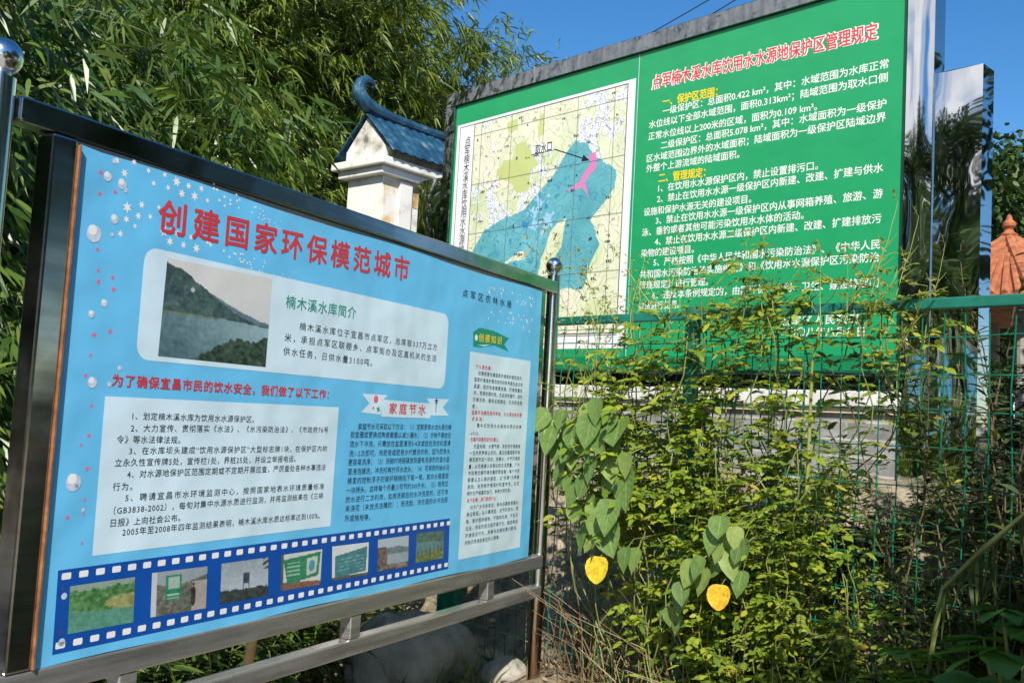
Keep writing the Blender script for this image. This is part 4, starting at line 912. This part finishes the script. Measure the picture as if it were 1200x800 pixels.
def climber(seed, h, nst, spread, leafm='vine_leaf', ll=.041, lw=.021, step=.036, lo=.46, pairs=(2, 5)):
    r = np.random.default_rng(seed); mb = MB(); acc = []
    for k in range(nst):
        x = r.normal(0, spread*.5); y = r.uniform(-.10, .08); hh = h*r.uniform(.55, 1.05); p = np.array([x, y, 0.]); pts = [p]; v = np.array([r.normal(0, .25), 0, 1.])
        while p[2] < hh:
            v = unit(v+r.normal(0, .22, 3)*np.array([1, .5, .3])+np.array([0, (-.01-p[1])*1.2, .12])); p = p+v*step; pts.append(p)
            if r.random() < (.92 if p[2] > lo*h else .04):
                a = r.uniform(0, 6.28); d = np.array([math.cos(a), math.sin(a)*.8-.25, r.uniform(-.15, .75)])
                compound(r, p, d, r.uniform(.07, .15), r.integers(*pairs), lw*r.uniform(.8, 1.2), ll*r.uniform(.75, 1.2), acc)
        mb.tube(pts[::2] if len(pts) > 4 else pts, .0028, 4, False)
    return np_mesh('foliage', *[(x if i == 0 else [x]) for i, x in enumerate(leaves_from(acc, OVAL, .3))], M[leafm]), stems_mesh(mb)
cl = [climber(21, 1.72, 9, .34), climber(22, 1.55, 8, .34), climber(23, 1.0, 8, .36, lo=.3), climber(24, .72, 7, .36, lo=.2), climber(25, 1.72, 10, .34, 'vine_leaf', .030, .0125, .036, .36, (4, 7)), climber(26, 1.3, 9, .34, 'fine_leaf', .030, .013, .036, .25, (4, 7))]
def fz(u, y=0): p = FE.pt(u, y); return (p[0], p[1], float(gz(p[0], p[1]))-.02)
for i, (px, k, y, rz, sc) in enumerate(((752, 1, .12, 0, .98), (748, 5, .1, 0, 1.0), (768, 4, -.12, 0, 1.02), (820, 4, .14, .2, 1.05), (848, 4, -.1, 0, 1.0), (758, 0, .05, 0, .98), (775, 1, -.04, .35, 1.1), (818, 0, .12, 0, 1.0),
                                       (838, 0, -.05, .35, 1.02), (856, 1, .06, .1, 1.05), (800, 1, .35, 0, 1.0), (885, 5, -.08, 0, .82), (905, 2, .05, 0, .95), (930, 2, -.06, .35, .85), (955, 5, .06, 0, .62), (975, 2, .08, 0, .75),
                                       (1000, 3, -.05, 0, .95), (1030, 3, .05, .35, .9), (1045, 5, -.05, 0, .5), (1070, 3, -.03, 0, .8), (845, 2, -.08, 0, .9), (872, 2, .1, 0, .95))):
    uu = FE.uv(px, 640)[0]; loc = fz(uu, y)
    plant_of('climbing_weed', *cl[k], loc, FE.rot+(rz if rz < 1 else .35), sc, 'yellow green climbing weed with small compound leaves grown through the mesh fence', 'weed', 'yellow green climbing weeds on the fence')
# a vine lying along the top rail
def rail_vine():
    r = np.random.default_rng(31); mb = MB(); acc = []; z0 = 2.06
    for k in range(12):
        u_ = r.uniform(FE.uv(735, 360)[0], FE.uv(1000, 350)[0]); p = np.array([u_, r.uniform(-.06, .05), z0+r.uniform(-.1, .02)]); v = np.array([r.choice([-1, 1])*.8, r.normal(0, .1), r.normal(.05, .3)]); pts = [p]
        for i in range(r.integers(6, 17)):
            v = unit(v+r.normal(0, .3, 3)*np.array([1, .4, 1])+np.array([0, -p[1]*2, (z0-p[2])*1.6])); p = p+v*.05; pts.append(p)
            a = r.uniform(0, 6.28); compound(r, p, np.array([math.cos(a), -.4+.5*math.sin(a), r.uniform(-.5, .6)]), r.uniform(.07, .13), r.integers(2, 4), .018, .038, acc)
        mb.tube(pts, .0025, 4, False)
    root = empty('rail_vine', FE.pt(0, 0, 0), FE.rot, 'leafy yellow green vine draped along the top rail of the mesh fence', 'vine')
    V, Fq = leaves_from(acc, OVAL, .3); link('foliage', np_mesh('foliage', V, [Fq], M['vine_leaf']), root); link('stems', stems_mesh(mb), root)
rail_vine()
# wispy seed stalks rising above the rail
def wisp(seed, h, n, lean):
    r = np.random.default_rng(seed); mb = MB(); acc = []
    for k in range(n):
        p = np.array([r.normal(0, .05), r.normal(0, .04), 0.]); v = np.array([r.normal(lean, .22), r.normal(0, .12), 1.]); pts = [p]; hh = h*r.uniform(.6, 1.05); l = 0
        while l < hh:
            v = unit(v+r.normal(0, .07, 3)+np.array([lean*.03, 0, 0])); p = p+v*.04; l += .04; pts.append(p)
            if l > .35*hh and r.random() < .75:
                a = r.uniform(0, 6.28); d = unit(np.array([math.cos(a), math.sin(a)*.7, r.uniform(.1, .9)])); b_ = r.uniform(.03, .11)*(1.2-l/hh*.5); q = p+d*b_; mb.tube([p, q], .001, 3, False)
                for j in range(r.integers(3, 8)):
                    t = r.uniform(.3, 1); acc.append((p+d*b_*t, d*.5+r.normal(0, .6, 3), rdir(r, 1)[0]+(0, -.5, .5), r.uniform(.014, .030), .008))
        mb.tube(pts, list(np.linspace(.0026, .0009, len(pts))), 4, False)
    V, Fq = leaves_from(acc, OVAL, .2); return np_mesh('foliage', V, [Fq], M['sprig_leaf']), stems_mesh(mb, 'reed')
ws = [wisp(41, .55, 5, -.1), wisp(42, .45, 5, .45), wisp(43, .75, 6, .0)]
for i, (px, k, z, rz, sc) in enumerate(((712, 2, 1.78, 0, .95), (690, 2, 1.62, 3, .9), (745, 0, 1.95, 0, .7), (790, 0, 2.0, 0, .75), (850, 1, 2.0, 0, .6), (880, 0, 2.0, 3.1, .62), (930, 1, 2.0, 3.1, .6), (985, 1, 2.0, 0, 1.0), (1015, 1, 1.98, 0, .9), (1050, 1, 1.9, .3, .85), (1060, 1, 1.7, 2.9, .8))):
    q = FE.pt(FE.uv(px, 380)[0], -.01, z)
    plant_of('wispy_weed', *ws[k], q, FE.rot+rz, sc, 'thin pale yellow wispy weed stalks with tiny leaves reaching above the fence rail', 'weed', 'wispy weed stalks above the fence rail')

# heart leaf vines
def heart_vine(name, spots, size, label, seed, z0, extra=None):
    r = np.random.default_rng(seed); mb = MB(); acc = []; pos = [np.array(FV.uv(x, y)) for x, y in spots]
    root = empty(name, FE.pt(pos[0][0], 0, z0), FE.rot, label, 'vine'); o = np.array([pos[0][0], 0, z0])
    for k, p in enumerate(pos):
        y = -.24-r.uniform(0, .09); q = np.array([p[0], y, p[1]])-o; s = size*r.uniform(.6, 1.2)
        d = np.array([r.normal(0, .4), -.35+r.normal(0, .2), -1.]); n = np.array([r.normal(0, .28), -1., .55+r.normal(0, .25)])
        acc.append((q-d/np.linalg.norm(d)*s*.35, d, n, s, s*.86))
        mb.tube([q-d/np.linalg.norm(d)*s*.36, q+np.array([r.normal(0, .02), .06, .06]), np.array([q[0]+r.normal(0, .03), -.02, q[2]+.09])], .0018, 4, False)
    srt = sorted((p for p in pos), key=lambda p: p[1]); pts = [np.array([srt[0][0], -.02, z0-.0])-o]+[np.array([p[0]*.6+pos[0][0]*.4, -.03, p[1]+.08])-o for p in srt[::2]]; mb.tube(pts, .003, 5, False)
    V, Fq = leaves_from(acc, HEART, r.uniform(-.05, .45, len(acc)), .13); link('foliage', leaf_coords(np_mesh('foliage', V, [Fq], M['heart_leaf'], True), HEART), root); link('stems', stems_mesh(mb), root)
    for (x, y, s, m, lab) in (extra or ()):
        t = FV.uv(x, y); q = np.array([t[0], -.31, t[1]])-o; V, Fq = leafset([q+(0, 0, s*.4)], [(0.08, -.25, -1)], [(.1, -1, .35)], s, s*1.08, ROUND, .2, .12)
        tag(link('leaf', leaf_coords(np_mesh('leaf', V, [Fq], M[m], True), ROUND), root), lab); p = q+np.array([0, 0, s*.4]); mb2 = MB().tube([p, p+(.01, .06, .07)], .0016, 4, False); link('leaf_stalk', stems_mesh(mb2), root)
heart_vine('heart_leaf_vine', [(708, 478), (690, 485), (665, 500), (648, 525), (715, 497), (728, 505), (722, 520), (674, 535), (668, 530), (711, 520), (648, 500), (668, 562), (690, 566), (711, 569), (688, 588), (690, 592), (721, 598), (683, 622), (712, 626), (700, 545), (735, 540), (655, 545), (725, 612), (745, 652), (640, 490), (735, 650), (660, 515), (700, 500), (650, 510), (660, 490), (676, 510), (686, 520), (697, 516), (716, 540), (658, 555), (676, 575), (700, 610), (694, 632), (674, 600), (733, 565)], .115,
           'vine with large heart shaped leaves and a round yellow leaf beside the right post', 51, .40, [(708, 663, .088, 'yellow_leaf', 'round yellow leaf')])
heart_vine('heart_leaf_vine', [(838, 628), (852, 630), (862, 626), (866, 648), (838, 664), (828, 660), (866, 678), (815, 668), (806, 690), (800, 700), (824, 676), (784, 722), (790, 728), (776, 720), (845, 645), (856, 655), (848, 615), (872, 640)], .075,
           'vine with small heart shaped leaves and an orange yellow leaf by the green post', 52, .42, [(850, 695, .074, 'orange_leaf', 'orange yellow leaf')])

# narrow leaved tall weeds at the right, in front of the fence
def tall_weed(seed, h, n, leafm, ll, lw, up=.5, spread=.12):
    r = np.random.default_rng(seed); mb = MB(); acc = []
    for k in range(n):
        p = np.array([r.normal(0, spread), r.normal(0, spread*.6), 0.]); v = np.array([r.normal(0, .12), r.normal(0, .1), 1.]); pts = [p]; hh = h*r.uniform(.7, 1.05); a = r.uniform(0, 6.28)
        while p[2] < hh:
            v = unit(v+r.normal(0, .06, 3)); p = p+v*.028; pts.append(p); a += 2.4
            if p[2] > .2*hh:
                for j in range(2): acc.append((p, (math.cos(a+j*3.1), math.sin(a+j*3.1), up+r.normal(0, .25)), (r.normal(0, .3), r.normal(-.2, .3), 1), ll*r.uniform(.6, 1.1)*(1.15-.4*p[2]/hh), lw))
        mb.tube(pts[::2], list(np.linspace(.004, .0015, len(pts[::2]))), 5, False)
    V, Fq = leaves_from(acc, BAM, .35); return np_mesh('foliage', V, [Fq], M[leafm]), stems_mesh(mb, 'stem_brown')
tw = [tall_weed(61, 1.5, 7, 'dark_leaf', .095, .015), tall_weed(62, 1.1, 8, 'dark_leaf', .095, .018)]
for i, (px, y, k, sc) in enumerate(((1190, -.1, 0, 1.1), (1168, .12, 0, 1.0), (1145, .14, 1, .9), (1215, -.2, 0, 1.05), (1110, .16, 1, .75), (1180, -.22, 1, .85), (1195, .3, 0, 1.25), (1150, .4, 1, 1.2), (1172, .5, 0, 1.2), (1205, .1, 1, 1.2), (1128, .45, 1, 1.0))):
    plant_of('narrow_leaf_weed', *tw[k], fz(FE.uv(px, 620)[0], y), FE.rot+i, sc, 'tall dark weed with narrow leaves standing at the right end of the fence', 'weed', 'narrow leaf weeds at the right end of the fence')
# drooping grass tussock and mixed low weeds along the fence foot
def low_weed(seed, leafm, n=60):
    r = np.random.default_rng(seed); mb = MB(); acc = []
    for k in range(n):
        a = r.uniform(0, 6.28); h = r.uniform(.12, .42); p = np.array([r.normal(0, .10), r.normal(0, .08), 0.]); d = np.array([math.cos(a)*.35, math.sin(a)*.3, 1.]); q = p+unit(d)*h; mb.tube([p, (p+q)/2+(0, 0, .02), q], .0016, 3, False)
        for j in range(9):
            t = r.uniform(.35, 1); b2 = r.uniform(0, 6.28); acc.append((p+(q-p)*t, (math.cos(b2), math.sin(b2), r.uniform(-.1, .6)), (r.normal(0, .3), r.normal(-.2, .3), 1), r.uniform(.03, .065), r.uniform(.014, .026)))
    V, Fq = leaves_from(acc, OVAL, .3); return np_mesh('foliage', V, [Fq], M[leafm]), stems_mesh(mb)
lw_ = [low_weed(71, 'dark_leaf'), low_weed(72, 'vine_leaf'), low_weed(73, 'dark_leaf', 80)]
r = np.random.default_rng(77)
for i in range(26):
    px = 850+i*15+r.uniform(-8, 8); y = r.uniform(-.32, .30); k = int(r.choice([0, 1, 2, 1])) if px < 1050 else int(r.choice([0, 2]))
    plant_of('low_weed', *lw_[k], fz(FE.uv(px, 720)[0], y), r.uniform(0, 6), r.uniform(.8, 1.35), 'low bushy weed with small oval leaves at the foot of the mesh fence', 'weed', 'low weeds at the fence foot')
for i in range(24):
    px = 700+i*19+r.uniform(-8, 8); y = r.uniform(.25, .95); k = int(r.choice([0, 2, 0, 1]))
    plant_of('low_weed', *lw_[k], fz(FE.uv(px, 640)[0]+.25, y), r.uniform(0, 6), r.uniform(.55, 1.0), 'low leafy weed growing on the earth bank behind the mesh fence', 'weed', 'low weeds on the bank')
for i, (px, y, k, sc) in enumerate(((1085, .7, 1, .9), (1105, .8, 0, .8), (1060, .65, 1, .8), (1130, .75, 0, .95))):
    plant_of('narrow_leaf_weed', *tw[k], fz(FE.uv(px, 620)[0]+.3, y), FE.rot+i*2, sc, 'dark weed with narrow leaves growing at the foot of the mirror steel pillars', 'weed', 'narrow leaf weeds at the foot of the pillars')
# shaded broad lobed plant, bottom right
def lobed(seed):
    r = np.random.default_rng(seed); mb = MB(); acc = []
    for k in range(13):
        a = r.uniform(0, 6.28); h = r.uniform(.25, .62); q = np.array([math.cos(a)*r.uniform(.05, .28), math.sin(a)*r.uniform(.05, .22), h]); mb.tube([(0, 0, 0), q*np.array([.4, .4, .6]), q], [.005, .004, .003], 5, False)
        dd = np.array([math.cos(a), math.sin(a)-.5, -.1]); s = r.uniform(.07, .12)
        for m, off in enumerate((-1.5, -.75, 0, .75, 1.5)):
            c, s_ = math.cos(off), math.sin(off); d2 = np.array([dd[0]*c-dd[1]*s_, dd[0]*s_+dd[1]*c, -.05]); acc.append((q, d2, np.array([0, -.35, 1.])+r.normal(0, .1, 3), s*(1.15-.2*abs(off)), s*.62))
    V, Fq = leaves_from(acc, OVAL, .15, .05); return np_mesh('foliage', V, [Fq], M['lobed_leaf'], True), stems_mesh(mb)
lb = [lobed(81), lobed(82)]
for i, (px, py, d, sc) in enumerate(((1165, 770, 2.7, 1.0), (1130, 790, 2.8, .85), (1205, 740, 2.7, 1.1), (1180, 800, 2.5, .8))):
    p = at(px, py, d); plant_of('lobed_leaf_plant', *lb[i % 2], (p[0], p[1], float(gz(p[0], p[1]))), i*1.7, sc*1.25, 'shaded broad leaved plant with lobed green leaves in the bottom right corner', 'plant', 'lobed leaf plants in the corner')
# bent grass stalk and reed
q = FE.pt(FE.uv(935, 640)[0], .03, .8); t1 = FE.uv(952, 425)
root = empty('reed', q, FE.rot, 'thick pale green reed stalk leaning upright against the mesh fence', 'reed'); e = np.array([t1[0]-FE.uv(935, 640)[0], -.03, t1[1]-.8])
MB().tube([(-.02, 0, -.35), (0, 0, 0), e*.5+(.004, 0, 0), e, e*1.15+(.03, 0, 0)], [.011, .011, .009, .005, .003], 8).build('stalk', M['reed'], root, True)
V, Fq = leafset([e*.45, e*.6, e*.8, e*.9, e*.55], [(.5, -.3, .9), (-.5, -.2, .8), (.9, -.3, .6), (-.5, 0, 1), (.7, .2, .3)], [(0, -1, .3)]*5, [.4, .36, .34, .3, .3], .016, BAM, .3); link('foliage', np_mesh('foliage', V, [Fq], M['grass']), root)
pa, pb, pc = [at(x, y, d) for x, y, d in ((1105, 690, 2.95), (1150, 645, 2.85), (1215, 590, 2.7))]
root = empty('bent_grass', (pa[0], pa[1], float(gz(pa[0], pa[1]))), 0, 'long bent grass stalk slanting across the shaded lower right of the fence', 'grass stalk'); o3 = np.array([pa[0], pa[1], float(gz(pa[0], pa[1]))])
MB().tube([(.0, 0, 0), (pa-o3)*np.array([1, 1, .6])-(.05, 0, 0), pa-o3, pb-o3, pc-o3], [.004, .006, .009, .009, .006], 6).build('stalk', M['stem'], root, True)
rr = np.random.default_rng(5); tt = rr.uniform(0, 1, 26); V, Fq = leafset(np.array([(pa+(pc-pa)*t-o3) for t in tt]), np.stack([rr.normal(0, .3, 26), rr.normal(-.2, .3, 26), -np.ones(26)], 1), rr.normal(0, 1, (26, 3))+(0, -1, 0), rr.uniform(.08, .2, 26), .012, BAM, .1); link('foliage', np_mesh('foliage', V, [Fq], M['dark_leaf']), root)

# dry stalks, litter and grass: nobody could count these
def stuff():
    r = np.random.default_rng(91); mb = MB()
    for k in range(430):
        px = r.uniform(640, 1080); uu = FE.uv(px, 700)[0]; y = r.uniform(-.15, .25); p = FE.pt(uu, y); z = float(gz(p[0], p[1])); h = r.uniform(.15, .75)*(1 if px < 900 else .6); d = r.normal(0, .22, 2)
        q0 = np.array([p[0], p[1], z]); mb.tube([q0, q0+(d[0]*.3, d[1]*.3, h*.5), q0+(d[0], d[1], h*r.uniform(.7, 1))], [.003, .0022, .001], 3, False)
    o = mb.build('dry_stalks', M['dry']); tag(o, 'tangle of dry brown stalks at the foot of the fence', 'dry stalks', kind='stuff')
    n = 2600; P = np.zeros((n, 3)); px = r.uniform(-1.2, 3.2, n); yy = r.uniform(-.9, 1.0, n)
    for i in range(n): q = FE.pt(px[i], yy[i]); P[i] = (q[0], q[1], float(gz(q[0], q[1]))+.012)
    V, Fq = leafset(P, np.stack([r.normal(size=n), r.normal(size=n), r.normal(0, .25, n)], 1), r.normal(0, .35, (n, 3))+(0, 0, 1), r.uniform(.025, .07, n), r.uniform(.012, .03, n), OVAL, -.1)
    tag(link('leaf_litter', np_mesh('leaf_litter', V, [Fq], M['dry'])), 'dead leaves scattered over the bank behind the fence', 'leaf litter', kind='stuff')
    n = 6500; x = r.uniform(-2.6, 2.4, n); y = r.uniform(2.2, 6.2, n); keep = (np.sin(x*3.3+y*2.1)+np.sin(x*1.3-y*3.7)+r.normal(0, .6, n)) > .1
    u_ = (x-BL.o[0])*BL.Y[0]+(y-BL.o[1])*BL.Y[1]; keep &= (u_ > .15); x, y = x[keep], y[keep]; n = len(x)
    P = np.stack([x, y, gz(x, y)-.01], 1); V, Fq = leafset(P, np.stack([r.normal(0, .35, n), r.normal(0, .35, n), np.ones(n)], 1), rdir(r, n)+(0, -.5, .2), r.uniform(.08, .26, n), r.uniform(.006, .013, n), [(0, 1), (.5, .8), (1, .05)], .25)
    tag(link('grass', np_mesh('grass', V, [Fq], M['grass'])), 'tufts of short grass on the soil around the fence', 'grass', kind='stuff')
stuff()

# ------------------------------------------------------------------ trees
def tree_mesh(seed, h, cr, ch, nleaf, leaf, mat, nlimb=9):
    r = np.random.default_rng(seed); mb = MB(); cz = h-ch*.5
    mb.tube([(0, 0, -.2), (.03, 0, h*.25), (.0, .04, h*.55), (.02, 0, h*.85)], [.13, .11, .08, .03], 8)
    cl_ = []
    for k in range(nlimb*4):
        d = rdir(r, 1)[0]; rad = r.uniform(.35, 1)**.5; c = np.array([d[0]*cr*rad, d[1]*cr*rad, cz+d[2]*ch*.5*rad]); cl_.append((c, r.uniform(.22, .42)*cr))
        if k < nlimb: b_ = np.array([0, 0, h*r.uniform(.3, .7)]); mb.tube([b_, (b_+c)/2+(0, 0, .1), c], [.045, .03, .01], 5)
    n = nleaf; ci = r.integers(0, len(cl_), n); C = np.array([c[0] for c in cl_])[ci]; Rr = np.array([c[1] for c in cl_])[ci]; d = rdir(r, n); P = C+d*(Rr*r.uniform(.3, 1.15, n))[:, None]*np.array([1, 1, .8])
    D = d+r.normal(0, .5, (n, 3))+(0, 0, -.2); N = r.normal(0, .5, (n, 3))+(0, 0, 1)
    V, Fq = leafset(P, D, N, leaf*r.uniform(.6, 1.2, n), leaf*.55*r.uniform(.7, 1.2, n), OVAL, .2)
    me = bpy.data.meshes.new('trunk'); me.from_pydata(mb.v, [], mb.f); me.update(); me.materials.append(M['bark']); return np_mesh('crown', V, [Fq], mat), me
tm = [tree_mesh(101, 5.2, 1.7, 4.0, 9000, .13, M['tree_leaf']), tree_mesh(102, 4.4, 1.9, 3.4, 9000, .13, M['tree_leaf'])]
def tree(k, x, y, rz, sc, label, group=None):
    o = empty('broadleaf_tree', ground_at(x, y), rz, label, 'tree', group); o.scale = (sc,)*3; link('crown', tm[k][0], o); link('trunk', tm[k][1], o); return o
for i, (u_, y, sc) in enumerate(((-.2, 2.3, .34), (.8, 2.0, .30), (1.7, 2.4, .34), (2.6, 2.1, .31), (3.5, 2.3, .33), (4.5, 2.6, .30))):
    p = GR.pt(u_, y); o = empty('bush', (p[0], p[1], 1.15), i*1.3, 'dark bush standing behind the pedestal and hidden mostly by the green board', 'bush', 'bushes behind the green board'); o.scale = (sc*1.15, sc*1.15, sc*.62); link('crown', tm[i % 2][0], o); link('trunk', tm[i % 2][1], o)
for x, y, sc, k in ((-5.4, 1.4, 1.13, 0), (-6.6, 3.2, 1.28, 1), (-5.2, -.8, 1.15, 1), (-7.6, .4, 1.3, 0)): tree(k, x, y, x, sc, 'unseen broadleaf tree added out to the left for the pillars to reflect', 'unseen trees added at the left')  # out of view, added to darken the reflections in the mirror pillars
for x, y, sc, k in ((4.4, 2.0, .95, 0), (5.4, 4.6, .9, 1), (3.9, .3, 1.0, 1)): tree(k, x, y, x, sc, 'broadleaf tree standing beside the road out to the right', 'trees beside the road')
p = at(1172, 300, 14); tree(0, p[0], p[1], 0, .93, 'dark green tree directly behind the terracotta pavilion roof')
p = at(1250, 300, 15.5); tree(1, p[0], p[1], 2, 1.08, 'dark green tree at the right edge beyond the pavilion')
p = at(1105, 300, 19); tree(1, p[0], p[1], 1, .8, 'dark green tree half hidden behind the mirror steel pillars')
tree(1, 1.85, -.75, .6, .92, 'leafy tree that shades the lower right corner from beside the viewer')
# ------------------------------------------------------------------ overhead cables
def cable(p0, p1, sag, label):
    a, b = np.array(p0), np.array(p1); pts = [a+(b-a)*t-np.array([0, 0, sag*4*t*(1-t)]) for t in np.linspace(0, 1, 40)]
    o = MB().tube(pts, .010, 6).build('power_cable', M['cable']); tag(o, label, 'cable', None)
cable(at(560, 135, 26), at(960, -80, 16), .25, 'upper thin overhead cable crossing the sky above the green board')
cable(at(560, 150, 26.3), at(960, -62, 16.3), .3, 'lower thin overhead cable crossing the sky above the green board')
